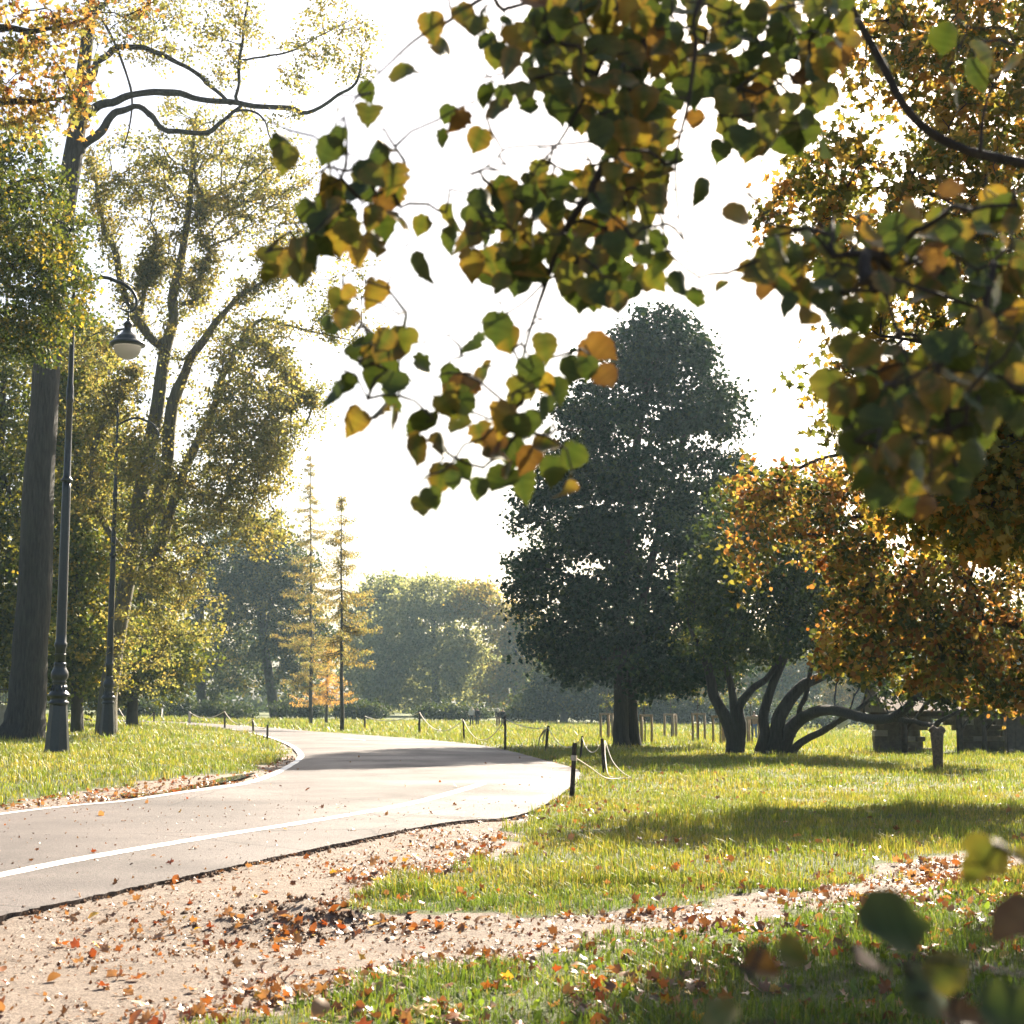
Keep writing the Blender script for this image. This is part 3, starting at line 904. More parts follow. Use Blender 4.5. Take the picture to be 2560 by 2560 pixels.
def leaves_mesh(name, centers, nleaf, cr, size, pal, mat, seed, parent, T=RH, F=RHF, up=0.35, tip=(0, 0, -1), tipw=0.35, flat=0.65, mixk=0.35, clamp_ground=True):
    r = np.random.default_rng(seed)
    nC = len(centers)
    cnt = r.poisson(nleaf, nC)
    ci = np.repeat(np.arange(nC), cnt)
    n = len(ci)
    crv = cr * r.uniform(0.6, 1.35, nC)
    v = r.normal(size=(n, 3)); v *= (np.abs(r.normal(size=n)) ** 0.5 / (np.linalg.norm(v, axis=1) + 1e-9))[:, None]
    pos = centers[ci] + v * crv[ci][:, None] * np.array([1, 1, flat])
    if clamp_ground:
        g = terrain(pos[:, 0], pos[:, 1]) + 0.25
        pos[:, 2] = np.maximum(pos[:, 2], g)
    cols = np.array([c for c, w in pal]); wts = np.array([w for c, w in pal], float); wts /= wts.sum()
    cc = r.choice(len(pal), nC, p=wts)
    lc = np.where(r.random(n) < mixk, r.choice(len(pal), n, p=wts), cc[ci])
    col = cols[lc] * r.uniform(0.7, 1.3, n)[:, None] * (r.uniform(0.85, 1.15, nC)[ci])[:, None]
    R = rots(n, r, up, tip, tipw)
    V, Fs, c = scatter(T, F, pos, R, size * r.uniform(0.65, 1.3, n), col)
    o = mesh_np(name, V, Fs, mat, c, parent, smooth=False)
    return o

def make_tree(name, label, d, stems, blobs, nclus, nleaf, lsize, cr, pal, mat=None, bark=None, seed=1, T=RH, F=RHF, group=None, tip_r=0.008, sides=8, shell=0.33, up=0.35, along=0, twig=True, sag=0.08, flutes=True, loc=None, limbname='limb', flat=0.65, cat='tree'):
    r = np.random.default_rng(seed)
    mat = mat or m_leaf; bark = bark or m_bark
    SW = []
    for i, st in enumerate(stems):
        P, R = stem_world(st, d)
        n = max(8, len(P) * 4)
        PR = usp(np.column_stack([P, R]), n)
        SW.append((PR[:, :3], np.maximum(PR[:, 3], 0.004)))
    b0 = SW[0][0][0]
    gz = float(terrain(b0[0], b0[1]))
    root = empty(name, (b0[0], b0[1], gz))
    tag(root, label, cat, group)
    for i, (P, R) in enumerate(SW):
        if i == 0 or P[0][2] < float(terrain(P[0][0], P[0][1])) + 0.3:
            P = P.copy(); P[0][2] = float(terrain(P[0][0], P[0][1])) - 0.15
            MB().tube(wobble(P, R, seed + i, 0.03), R, sides * 2 if flutes else sides, flute=flare(5, 0.16, seed + i) if flutes else None, jit=0.018, seed=seed).build('trunk', bark, root)
        else:
            MB().tube(wobble(P, R, seed + i), R, sides, jit=0.03, seed=seed + i, flute=lumps(seed + i)).build(limbname, bark, root)
    C, idx = blob_pts(blobs, d, nclus, r, shell)
    if along:
        ext = []
        for k in range(along):
            P, R = SW[r.integers(0, len(SW))]
            i = r.integers(len(P) // 5, len(P))
            ext.append(P[i] + r.normal(size=3) * (R[i] * 1.2 + 0.1))
        C = np.vstack([C, np.array(ext)])
    keep = C[:, 2] > terrain(C[:, 0], C[:, 1]) + 0.5
    C = C[keep]
    if twig:
        ch = grow_twigs(SW, C, seed, tip_r, sag=sag)
        b = MB()
        for P, R in ch: b.tube(P, R, 3, caps=False)
        b.build('twigs', bark, root)['kind'] = 'stuff'
    leaves_mesh('crown', C, nleaf, cr, lsize, pal, mat, seed + 5, root, T, F, up, flat=flat)
    return root

YG = [((0.25, 0.225, 0.075), 4), ((0.18, 0.185, 0.065), 4), ((0.29, 0.235, 0.08), 2), ((0.12, 0.135, 0.048), 3)]
GREEN = [((0.09, 0.12, 0.028), 4), ((0.135, 0.15, 0.034), 3), ((0.22, 0.21, 0.04), 3), ((0.05, 0.075, 0.022), 2)]
DARKG = [((0.026, 0.042, 0.02), 4), ((0.036, 0.055, 0.021), 3), ((0.065, 0.08, 0.025), 1)]
ORANGE = [((0.26, 0.155, 0.045), 2.5), ((0.31, 0.24, 0.07), 5), ((0.20, 0.085, 0.03), 1.5), ((0.13, 0.135, 0.042), 4)]
RUST = [((0.24, 0.125, 0.045), 4), ((0.29, 0.21, 0.058), 4), ((0.14, 0.145, 0.038), 5), ((0.05, 0.068, 0.022), 6), ((0.18, 0.07, 0.022), 1)]
OLIVE = [((0.14, 0.145, 0.036), 4), ((0.26, 0.20, 0.048), 4), ((0.075, 0.098, 0.028), 5), ((0.30, 0.17, 0.042), 2.5)]
WILLOW = [((0.22, 0.24, 0.12), 4), ((0.28, 0.285, 0.15), 3), ((0.13, 0.155, 0.07), 2)]  # tones raised, hazy sunlight on the far crowns put into the leaf colour
OCHRE = [((0.25, 0.19, 0.06), 3), ((0.18, 0.17, 0.05), 3), ((0.12, 0.13, 0.045), 2)]
LARCH = [((0.30, 0.225, 0.085), 4), ((0.23, 0.20, 0.08), 3), ((0.17, 0.18, 0.07), 3)]

# -- big grey trunk on the left with bare arching limbs
s = 0.4658
c1 = lambda L_, rr: [(a * s, b_ * s, w) for (a, b_), w in zip(L_, rr)]
lin = lambda a, b, n: list(np.linspace(a, b, n))
T1 = [[(54, 1850, 56), (62, 1800, 49), (70, 1720, 45), (80, 1600, 43), (91, 1400, 41), (105, 1100, 36), (118, 900, 33), (148, 620, 28), (176, 430, 25), (192, 320, 23), (206, 200, 19), (222, 60, 15), (236, -80, 12), (242, -220, 8), (250, -400, 4)],
      c1([(440, 640), (490, 590), (590, 540), (700, 510), (850, 490), (1000, 510), (1200, 545), (1400, 570), (1550, 580), (1650, 600), (1800, 520), (1900, 450), (1935, 370), (1940, 250)], lin(12, 2.2, 14)),
      c1([(430, 820), (450, 780), (560, 680), (640, 600), (730, 570), (800, 610), (870, 680), (960, 700), (1080, 710), (1180, 660), (1250, 600), (1300, 560)], lin(11, 4, 12)),
      c1([(450, 470), (490, 410), (540, 330), (620, 270), (690, 255), (800, 270), (920, 310), (1040, 380), (1110, 430), (1200, 520), (1240, 560)], lin(9.5, 4, 11)),
      c1([(470, 110), (520, 90), (570, 130), (640, 280), (690, 430), (710, 550), (690, 700), (660, 800)], lin(5, 1.5, 8)),
      c1([(1270, 545), (1280, 420), (1290, 300), (1310, 150), (1325, 0), (1335, -200)], lin(5, 2, 6)),
      c1([(1300, 320), (1400, 310), (1500, 290), (1600, 262), (1700, 200), (1800, 150), (1900, 100)], lin(3, 1.2, 7)),
      c1([(1240, 600), (1350, 590), (1420, 650), (1450, 740), (1500, 760)], lin(3.5, 1.2, 5)),
      c1([(500, 60), (560, 20), (620, -60), (700, -160)], lin(7, 3, 4))]
T1b = [(300, 70, 110, 70, 0, 2), (450, 60, 130, 80, 0, 2), (600, 70, 70, 110, 0, 1.5), (560, 190, 60, 70, 0, 1.2, 0.6), (850, 60, 110, 70, 0, 1.5), (770, 130, 70, 50, 0, 1), (730, 200, 50, 60, 0, 1), (690, 300, 90, 40, 0, 1), (440, 300, 60, 60, 0, 1, 0.5), (380, 140, 60, 50, 0, 1, 0.4), (880, 150, 60, 60, 0, 1), (300, -200, 400, 200, 0, 6, 0.4)]
make_tree('tall_park_tree', 'tall grey-trunked tree with long arching half-bare limbs behind the nearest lamp post', gp(58, 1848)[1], T1, T1b, 460, 30, 0.12, 0.36, YG, m_leaf_pale, m_bark, 3, tip_r=0.008, sides=10)

# -- the leaning yellow tree with many stems
T2 = [[(262, 1842, 27), (268, 1760, 23), (285, 1640, 21), (310, 1500, 20), (335, 1350, 20), (354, 1219, 19), (391, 1033, 17), (410, 893, 15), (433, 800, 13), (419 + 12, 745, 12), (456, 629, 10), (475, 489, 7), (482, 380, 4), (490, 280, 2)],
      [(335, 1350, 17), (400, 1219, 16), (447, 986, 14), (484, 893, 12), (540, 809, 9), (600, 740, 6), (680, 690, 3), (740, 640, 2)],
      [(345, 1450, 15), (405, 1359, 13), (456, 1196, 12), (545, 1000, 10), (564, 930, 9), (596, 860, 7), (650, 800, 5), (727, 815, 3), (885, 852, 1.5)],
      [(420, 850, 12), (400, 870, 11), (354, 815, 11), (321, 745, 10), (289, 652, 9), (261, 573, 7), (247, 536, 6), (242, 461, 4), (225, 400, 2)],
      [(348, 795, 6), (368, 699, 5), (377, 661, 4), (395, 600, 2)],
      [(455, 760, 7), (489, 745, 7), (508, 675, 6), (522, 629, 5), (500, 560, 3), (510, 480, 2)],
      [(330, 1420, 9), (177 + 60, 1250, 8), (251, 1080, 7), (298, 996, 5), (345, 921, 3)],
      [(300, 1100, 3), (326, 1117, 4), (419, 1182, 3.5), (536, 1247, 2.5), (652, 1317, 1.5)],
      [(600, 850, 4), (652, 848, 4), (689, 908, 3), (740, 960, 1.5), (780, 1010, 1)]]
T2b = [(330, 1120, 60, 60, -5, 0.8, 1.3), (350, 1170, 60, 40, -5, 0.8, 1.3), (520, 300, 150, 60, 0, 2, 0.6), (700, 420, 90, 80, 0, 2, 0.6), (500, 450, 210, 150, 0, 3.0, 1.0), (320, 470, 110, 140, 0, 2.5, 0.8), (660, 520, 150, 170, 0, 2.5, 0.9), (790, 680, 150, 140, 0, 2, 0.45), (880, 800, 90, 80, 0, 2, 0.4), (630, 950, 110, 170, -1, 2.5, 1.5), (580, 1130, 130, 120, -1, 2.5, 1.6), (650, 1180, 80, 120, -1, 2, 1.3), (560, 1290, 110, 80, -1, 2, 1.0), (420, 1330, 170, 130, -2, 2.5, 1.0), (300, 1130, 130, 200, 0, 2.5, 1.0), (430, 1520, 130, 120, -2, 2, 0.9), (350, 1650, 90, 90, -1, 2, 0.8), (470, 700, 130, 130, 0, 2.5, 0.5), (740, 1010, 90, 110, 0, 2, 0.5), (250, 950, 110, 150, 0, 2, 0.9), (640, 1330, 90, 60, -1, 2, 0.9), (700, 1080, 70, 120, -1, 2, 0.9)]
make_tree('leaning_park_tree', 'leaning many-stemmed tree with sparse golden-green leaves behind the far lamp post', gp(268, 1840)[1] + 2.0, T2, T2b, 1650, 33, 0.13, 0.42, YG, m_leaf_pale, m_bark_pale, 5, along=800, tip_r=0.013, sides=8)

# -- foliage of the tree in front of the grey trunk, top left
T0 = [[(-330, 1900, 60), (-320, 1500, 52), (-290, 1100, 46), (-250, 800, 40), (-200, 560, 30), (-120, 380, 20), (-60, 250, 10)],
      [(-270, 950, 25), (-150, 800, 18), (-40, 700, 12), (80, 640, 7), (170, 600, 4)],
      [(-230, 700, 20), (-100, 560, 14), (20, 470, 9), (110, 450, 5)]]
T0b = [(40, 420, 110, 110, 0, 2.5), (60, 560, 150, 120, 0, 2.5), (135, 690, 85, 110, 0, 2.2), (50, 760, 130, 100, 0, 2.2), (80, 850, 100, 60, 0, 1.5), (-200, 500, 220, 350, 0, 4, 0.5)]
make_tree('dark_green_tree', 'dark green tree reaching in from the left edge over the nearest lamp post', 33.5, T0, T0b, 620, 46, 0.10, 0.32, [((0.06, 0.09, 0.028), 5), ((0.10, 0.12, 0.03), 3), ((0.30, 0.24, 0.05), 1.3)], m_leaf, m_bark_dark, 7, tip_r=0.007)

TO = [[(-420, 2050, 70), (-410, 1500, 60), (-370, 900, 50), (-330, 500, 40), (-280, 150, 30), (-250, -150, 18)],
      [(-330, 480, 22), (-200, 330, 15), (-60, 270, 10), (60, 250, 7), (170, 245, 4)],
      [(-310, 300, 20), (-150, 140, 14), (0, 70, 10), (90, 80, 7), (180, 60, 4)],
      [(-280, 150, 18), (-120, 10, 12), (60, -60, 8), (170, -40, 4)]]
TOb = [(50, 60, 150, 80, 0, 1.8), (190, 60, 70, 70, 0, 1.2), (90, 190, 130, 80, 0, 1.5), (200, 200, 50, 80, 0, 0.8), (30, 280, 80, 60, 0, 1.2), (180, 290, 50, 60, 0, 0.6, 0.7), (-200, 100, 220, 250, 0, 3, 0.4), (330, 20, 70, 40, 0, 0.6, 0.7)]
make_tree('orange_maple', 'maple with glowing orange and yellow leaves in the upper left corner', 25.0, TO, TOb, 200, 20, 0.125, 0.27, ORANGE, m_leaf_pale, m_bark_dark, 9, T=ML, F=MLF, tip_r=0.006)

# -- green trees in the left background
def simple_tree(name, label, base, top, tr, blobs, nclus, nleaf, lsize, cr, pal, mat, seed, dd=0, bark=None, group=None, lean=0, **kw):
    g = gp(*base) if dd == 0 else gp(*base)
    d = g[1] + dd
    st = [[(base[0], base[1], tr * 1.25), (base[0] + lean * 0.2, base[1] * 0.85 + top[1] * 0.15, tr), (base[0] * 0.5 + top[0] * 0.5 + lean * 0.3, base[1] * 0.5 + top[1] * 0.5, tr * 0.7), (top[0], top[1], tr * 0.2)]]
    r = np.random.default_rng(seed)
    for i in range(5):
        t = r.uniform(0.25, 0.75)
        b_ = blobs[i % len(blobs)]
        sx = base[0] + (top[0] - base[0]) * t + lean * 0.3; sy = base[1] + (top[1] - base[1]) * t
        st.append([(sx, sy, tr * 0.5), ((sx + b_[0]) / 2, (sy + b_[1]) / 2 - 10, tr * 0.35, r.uniform(-0.5, 0.5)), (b_[0], b_[1], tr * 0.15, r.uniform(-1, 1))])
    return make_tree(name, label, d, st, blobs, nclus, nleaf, lsize, cr, pal, mat, bark or m_bark_far, seed, group=group, **kw)

simple_tree('green_tree', 'green tree filling the left edge behind the thick grey trunk', (-30, 1822), (20, 700), 16, [(20, 1000, 150, 220, 0, 3), (60, 1300, 170, 220, 0, 3), (-20, 1550, 160, 180, 0, 3), (110, 1560, 110, 160, 0, 3), (-150, 1200, 200, 300, 0, 3, 0.5)], 800, 56, 0.21, 0.66, GREEN, m_leaf, 21)
simple_tree('green_tree', 'green and yellow tree between the two lamp posts', (192, 1832), (190, 800), 13, [(190, 900, 100, 130, 0, 2.5), (210, 1120, 110, 170, 0, 2.5), (190, 1380, 120, 170, 0, 2.5), (230, 1600, 110, 130, 0, 2.5), (150, 1690, 60, 70, 0, 2)], 760, 50, 0.18, 0.58, [((0.11, 0.145, 0.035), 4), ((0.20, 0.20, 0.045), 3), ((0.07, 0.10, 0.03), 3), ((0.33, 0.26, 0.05), 1)], m_leaf, 23)
simple_tree('green_tree', 'hazy green tree behind the leaning golden tree', (330, 1815), (330, 1180), 12, [(340, 1300, 120, 120, 0, 4), (300, 1480, 140, 150, 0, 4), (380, 1640, 130, 110, 0, 4), (260, 1680, 90, 90, 0, 4)], 620, 48, 0.25, 0.78, GREEN, m_leaf, 25)

# -- dark hazy trees beyond the bend
simple_tree('dark_tree', 'dark blue-green hazy tree with an upright trunk beyond the rope fence', (505, 1790), (500, 1290), 11, [(530, 1350, 100, 80, 0, 4), (470, 1440, 90, 90, 0, 4), (560, 1420, 100, 100, 0, 4), (500, 1560, 120, 100, 0, 4), (440, 1650, 90, 80, 0, 4), (560, 1670, 90, 80, 0, 4)], 420, 44, 0.34, 0.95, DARKG + [((0.10, 0.12, 0.04), 2)], m_leaf, 27, dd=6)
simple_tree('dark_tree', 'dark rounded tree with a leaning trunk left of the larches', (690, 1797), (650, 1290), 12, [(640, 1340, 90, 80, 0, 4), (720, 1410, 90, 80, 0, 4), (670, 1420, 100, 90, 0, 4), (640, 1530, 140, 110, 0, 4), (720, 1530, 90, 120, 0, 4), (760, 1620, 60, 80, 0, 3), (640, 1650, 120, 80, 0, 4), (740, 1690, 60, 50, 0, 3), (800, 1560, 50, 80, 0, 3), (590, 1480, 90, 90, 0, 4)], 640, 46, 0.34, 0.95, DARKG + [((0.14, 0.13, 0.04), 1), ((0.22, 0.19, 0.06), 1)], m_leaf, 29, dd=8, lean=-60)

# -- larches
def larch(label, base, top, d, wpx, tr, n_whorl, seed, pal, gap=0.12):
    r = np.random.default_rng(seed)
    b0, t0 = at(base[0], base[1], d), at(top[0], top[1], d)
    gz = float(terrain(b0[0], b0[1]))
    root = empty('larch_tree', (b0[0], b0[1], gz)); tag(root, label, 'tree', 'larches beyond the bend')
    P = np.array([b0 * (1 - t) + t0 * t + r.normal(size=3) * 0.02 for t in np.linspace(0, 1, 14)]); P[0][2] = gz - 0.1
    R = np.linspace(tr, tr * 0.12, 14) * d / FPX
    MB().tube(P, R, 8, jit=0.02).build('trunk', m_bark_far, root)
    H = t0[2] - b0[2]; wm = wpx * d / FPX
    bb = MB(); C = []; Dd = []
    for i in range(n_whorl):
        t = gap + (1 - gap) * (i + r.random()) / n_whorl
        Lb = wm * (1 - t) ** 0.75 * r.uniform(0.35, 1.25) + 0.15
        for k in range(r.integers(4, 6)):
            a = r.uniform(0, 2 * math.pi)
            p0 = b0 + (t0 - b0) * t
            dirv = np.array([math.cos(a), math.sin(a), r.uniform(-0.25, 0.05)])
            pts = np.array([p0 + dirv * Lb * q + np.array([0, 0, -0.16 * Lb * math.sin(q * 2.4) + 0.10 * Lb * q * q]) for q in np.linspace(0, 1, 6)])
            bb.tube(pts, np.linspace(0.035, 0.008, 6) * (0.4 + 0.6 * (1 - t)), 4, caps=False)
            nq = max(3, int(Lb / 0.16))
            for q in np.linspace(0.12, 1, nq):
                j = q * 5; i0 = min(int(j), 4)
                C.append(pts[i0] * (1 - (j - i0)) + pts[i0 + 1] * (j - i0)); Dd.append(Lb)
    bb.build('branches', m_bark_far, root)['kind'] = 'stuff'
    C = np.array(C)
    leaves_mesh('crown', C + np.array([0, 0, -0.08]), 11, 0.20, 0.18, pal, m_leaf_pale, seed, root, T=RH * np.array([0.35, 1, 1]), F=RHF, up=0.0, tipw=1.0, flat=0.9)
    return root
lp = gp(855, 1829)
larch('slim larch with a bare lower trunk standing at the far edge of the road', (855, 1829), (853, 1232), lp[1], 140, 5.5, 26, 51, LARCH, 0.30)
larch('taller hazy larch with golden needles behind the dark rounded tree', (777, 1800), (777, 1130), 118.0, 110, 5, 36, 53, LARCH, 0.12)
larch('low young larch with pale orange needles beside the slim larch trunk', (815, 1793), (822, 1600), 122.0, 95, 4, 14, 55, [((0.50, 0.30, 0.09), 3), ((0.42, 0.26, 0.09), 2)], 0.2)

# -- willows and far trees in the middle
simple_tree('willow_tree', 'broad silvery willow catching the light in the middle distance', (1090, 1795), (1080, 1470), 10, [(1080, 1500, 90, 60, 0, 5), (1000, 1580, 90, 90, 0, 5), (1120, 1580, 110, 100, 0, 6), (1050, 1680, 120, 90, 0, 6), (1180, 1670, 70, 90, 0, 5), (950, 1680, 60, 90, 0, 5)], 760, 42, 0.46, 1.25, WILLOW, m_leaf_pale, 31, dd=25, shell=0.25)
simple_tree('willow_tree', 'rounded grey-green willow behind the slim larch', (960, 1794), (960, 1450), 10, [(960, 1480, 70, 45, 0, 5), (930, 1570, 80, 90, 0, 5), (930, 1690, 80, 90, 0, 5), (1010, 1490, 60, 45, 0, 5)], 380, 40, 0.5, 1.35, WILLOW, m_leaf_pale, 33, dd=35, shell=0.25)
simple_tree('far_tree', 'yellowing round tree between the willow and the dark tree', (1290, 1796), (1290, 1520), 9, [(1280, 1560, 70, 60, 0, 5), (1310, 1650, 80, 80, 0, 5), (1260, 1720, 60, 60, 0, 4), (1370, 1700, 70, 70, 0, 4), (1190, 1500, 60, 50, 0, 5)], 420, 40, 0.48, 1.25, OCHRE, m_leaf_pale, 35, dd=15)
simple_tree('far_tree', 'dark low tree in haze behind the walking couples', (1410, 1797), (1420, 1650), 8, [(1420, 1700, 100, 60, 0, 4), (1350, 1760, 70, 35, 0, 3), (1480, 1740, 80, 50, 0, 3)], 300, 42, 0.34, 0.9, DARKG + [((0.14, 0.14, 0.05), 1)], m_leaf, 37, dd=-40)
far_specs = [(1720, 1660, OCHRE, 'ochre far tree behind the planting stakes'), (1960, 1650, [((0.10, 0.13, 0.04), 3), ((0.20, 0.18, 0.05), 2)], 'green far tree behind the arching stems'), (2170, 1690, OCHRE, 'dull gold far tree left of the pavilion'), (1560, 1640, DARKG, 'dark far tree behind the twin trunks'), (2480, 1600, GREEN, 'green far tree behind the pavilion'), (2330, 1600, DARKG, 'dark far tree above the pavilion roof')]
for i, (px_, py_, pal_, lab_) in enumerate(far_specs):
    simple_tree('far_tree', lab_, (px_, 1808), (px_, py_ - 90), 9, [(px_ - 50, py_, 90, 80, 0, 4), (px_ + 50, py_ - 20, 90, 80, 0, 4), (px_, py_ + 70, 130, 60, 0, 4)], 300, 44, 0.36, 1.0, pal_, m_leaf, 60 + i)

# far belt of woodland closing the view
r = np.random.default_rng(71)
C = []
for i in range(2600):
    u = r.uniform(-0.75, 0.75); d = r.uniform(245, 320)
    px_ = 1280 + u * FPX
    h = 10 + 6 * vnoise(np.array([u * 60.0]), np.array([3.0]), 1.0)[0]
    z = (r.random() ** 1.2) * h
    C.append([u * d, d, float(terrain(u * d, d)) + z])
ob = leaves_mesh('far_woodland', np.array(C), 17, 2.1, 1.25, DARKG + [((0.09, 0.11, 0.04), 3), ((0.16, 0.15, 0.05), 1)], m_leaf, 72, None)
struct(ob, 'distant dark woodland closing the view behind the lawns', 'stuff')
# low shrubs along the far lawn edge
shrub_specs = [(560, 1790, 70, 25), (420, 1785, 80, 30), (330, 1785, 60, 28), (900, 1788, 60, 30), (1130, 1790, 90, 22), (1330, 1792, 60, 28), (1620, 1800, 90, 28), (2050, 1815, 110, 45), (2250, 1815, 80, 40), (750, 1788, 60, 30), (1500, 1785, 80, 40), (1690, 1790, 80, 42), (1790, 1795, 80, 45), (1900, 1800, 90, 48)]
shrub_words = ['left of the upright dark trunk', 'below the golden tree', 'behind the far lamp post', 'behind the slim larch', 'behind the walking couples', 'right of the walking couples', 'behind the planting stakes', 'below the arching limb', 'beside the pavilion', 'below the low orange larch', 'left of the twin trunks', 'in the gap right of the twin trunks', 'behind the leftmost curved trunk', 'behind the man in the brown jacket']
for i, ((px_, py_, rx, ry), w_) in enumerate(zip(shrub_specs, shrub_words)):
    g = gp(px_, py_ + 8 if px_ < 1500 else py_ + 8)
    d = min(g[1], 150.0)
    simple = [[(px_, py_ + 12, 4), (px_ + 4, py_, 3), (px_, py_ - ry, 1)]]
    make_tree('shrub', f'dark low shrub {w_}', d, simple, [(px_ - rx * 0.4, py_ - 6, rx * 0.7, ry, 0, 2), (px_ + rx * 0.4, py_ - 4, rx * 0.7, ry * 0.9, 0, 2)], 150, 44, 0.27, 0.7, DARKG, m_leaf, m_bark_far, 90 + i, group='shrubs along the far lawn edge', flutes=False, cat='shrub')

# -- the big dark tree with twin trunks
dD = gp(1570, 1868)[1]
TD = [[(1552, 1872, 24), (1553, 1840, 20), (1553, 1750, 18), (1550, 1600, 17), (1558, 1400, 15), (1580, 1200, 12), (1610, 1000, 8), (1640, 830, 4), (1648, 760, 2)],
      [(1590, 1872, 19, 0.3), (1584, 1840, 15, 0.3), (1578, 1740, 14, 0.3), (1590, 1600, 12, 0.3), (1630, 1400, 10, 0.3), (1680, 1200, 7, 0.3), (1720, 1050, 4, 0.3)],
      [(1552, 1560, 7), (1480, 1480, 5), (1400, 1430, 3), (1320, 1420, 1.5)],
      [(1590, 1600, 7), (1680, 1560, 5), (1770, 1540, 3), (1830, 1560, 1.5)],
      [(1556, 1420, 6), (1470, 1330, 4), (1390, 1290, 2)], [(1640, 1380, 6), (1720, 1330, 4), (1790, 1300, 2)],
      [(1552, 1650, 5), (1450, 1640, 3.5), (1350, 1650, 2)]]
TDb = [(1550, 890, 100, 80, 0, 2), (1720, 860, 80, 80, 0, 2), (1790, 1010, 80, 80, 0, 2), (1460, 1040, 90, 80, 0, 2), (1820, 1200, 60, 90, 0, 2), (1830, 1400, 50, 90, 0, 2), (1350, 1230, 70, 60, 0, 2), (1320, 1400, 60, 60, 0, 2), (1640, 830, 90, 70, 0, 2), (1590, 900, 100, 80, 0, 2.2), (1710, 930, 110, 80, 0, 2.2), (1560, 1040, 140, 100, 0, 3), (1740, 1060, 110, 100, 0, 2.6), (1480, 1180, 160, 90, 0, 3), (1650, 1200, 180, 110, 0, 3.5), (1420, 1330, 140, 90, 0, 3), (1600, 1360, 210, 120, 0, 4), (1750, 1330, 90, 110, 0, 2.5), (1390, 1480, 120, 90, 0, 3), (1560, 1520, 200, 110, 0, 4), (1740, 1500, 110, 120, 0, 3), (1380, 1610, 100, 70, 0, 2.5), (1500, 1650, 150, 70, 0, 3.5), (1680, 1650, 150, 90, 0, 3.5), (1800, 1640, 80, 90, 0, 2.5), (1640, 1720, 70, 35, 0, 2)]
make_tree('dark_twin_tree', 'large dark dense tree with twin trunks in the middle of the lawn', dD, TD, TDb, 1150, 72, 0.17, 0.52, [((0.014, 0.033, 0.020), 5), ((0.021, 0.043, 0.022), 3), ((0.042, 0.062, 0.022), 1.5)], m_leaf_dark, m_bark_dark, 101, tip_r=0.007, shell=0.4, up=0.7)

# -- the multi-stemmed tree with curved trunks
dM = gp(1880, 1888)[1]
c4 = lambda L_, rr, dd=None: [(1600 + a * 0.4969, 1000 + b_ * 0.4969, w, (dd[i] if dd else 0.0)) for i, ((a, b_), w) in enumerate(zip(L_, rr))]
TM = [c4([(475, 1785), (470, 1700), (430, 1600), (370, 1480), (345, 1350), (300, 1250), (250, 1150)], [24, 18, 15, 13, 11, 8, 4]),
      c4([(490, 1780), (500, 1680), (475, 1560), (455, 1430), (430, 1330), (420, 1200), (440, 1050)], [16, 14, 11, 9, 8, 6, 3]),
      c4([(495, 1760), (510, 1640), (500, 1540), (570, 1450), (640, 1400), (690, 1320), (740, 1220), (790, 1100)], [13, 12, 11, 9, 8, 6, 5, 3]),
      c4([(600, 1780), (630, 1680), (620, 1600), (650, 1480), (690, 1380), (730, 1280), (740, 1150), (720, 1000)], [16, 13, 12, 11, 10, 9, 7, 4]),
      c4([(660, 1790), (690, 1680), (700, 1600), (760, 1500), (830, 1430), (920, 1390), (1000, 1350), (1080, 1290)], [28, 19, 17, 15, 13, 11, 8, 5]),
      c4([(700, 1790), (740, 1680), (800, 1610), (880, 1570), (960, 1560), (1060, 1580), (1160, 1605), (1260, 1600), (1330, 1560), (1380, 1510), (1440, 1450), (1500, 1380)], [24, 18, 16, 14, 13, 13, 12, 12, 11, 9, 7, 5], [0, 0, -0.5, -1, -2, -4, -6, -7.5, -8.5, -9, -9.5, -10]),
      c4([(750, 1795), (790, 1740), (850, 1700), (930, 1660), (1010, 1610), (1080, 1570), (1180, 1490), (1290, 1430)], [14, 10, 9, 8, 7, 6, 4, 2], [0, 0, -0.6, -1.2, -2, -3, -3, -3]),
      c4([(770, 1700), (780, 1620), (810, 1540), (840, 1450), (860, 1350), (900, 1250)], [8, 7, 7, 6, 5, 3]),
      c4([(1270, 1605), (1360, 1610), (1430, 1630), (1490, 1640), (1540, 1600), (1620, 1560)], [8, 7, 6, 7, 5, 2], [-7.5, -8.5, -9.5, -10.8, -11.4, -12])]
TMb = [(1830, 1300, 90, 100, 0, 2.5), (1770, 1480, 70, 90, 0, 2), (2180, 1540, 120, 100, -2, 2.5), (1880, 1420, 150, 120, 0, 3), (1960, 1300, 120, 110, 0, 3), (1800, 1580, 90, 100, 0, 2.5), (2000, 1480, 140, 110, 0, 3), (1900, 1590, 130, 70, 0, 2.5), (2080, 1600, 120, 80, -2, 2.5), (2200, 1660, 120, 60, -5, 2.5), (2290, 1720, 100, 35, -8, 1.5, 1.3), (2350, 1700, 110, 50, -9, 2, 1.3), (2420, 1745, 70, 30, -9, 1.5, 1.3), (2100, 1450, 120, 120, 0, 2.5), (2420, 1690, 80, 60, -9, 2)]
make_tree('arching_tree', 'many-stemmed tree with dark curved trunks and a long arching limb', dM, TM, TMb, 980, 44, 0.125, 0.36, [((0.032, 0.054, 0.022), 5), ((0.055, 0.08, 0.025), 3), ((0.13, 0.14, 0.035), 1)], m_leaf, m_bark_dark, 111, tip_r=0.008)

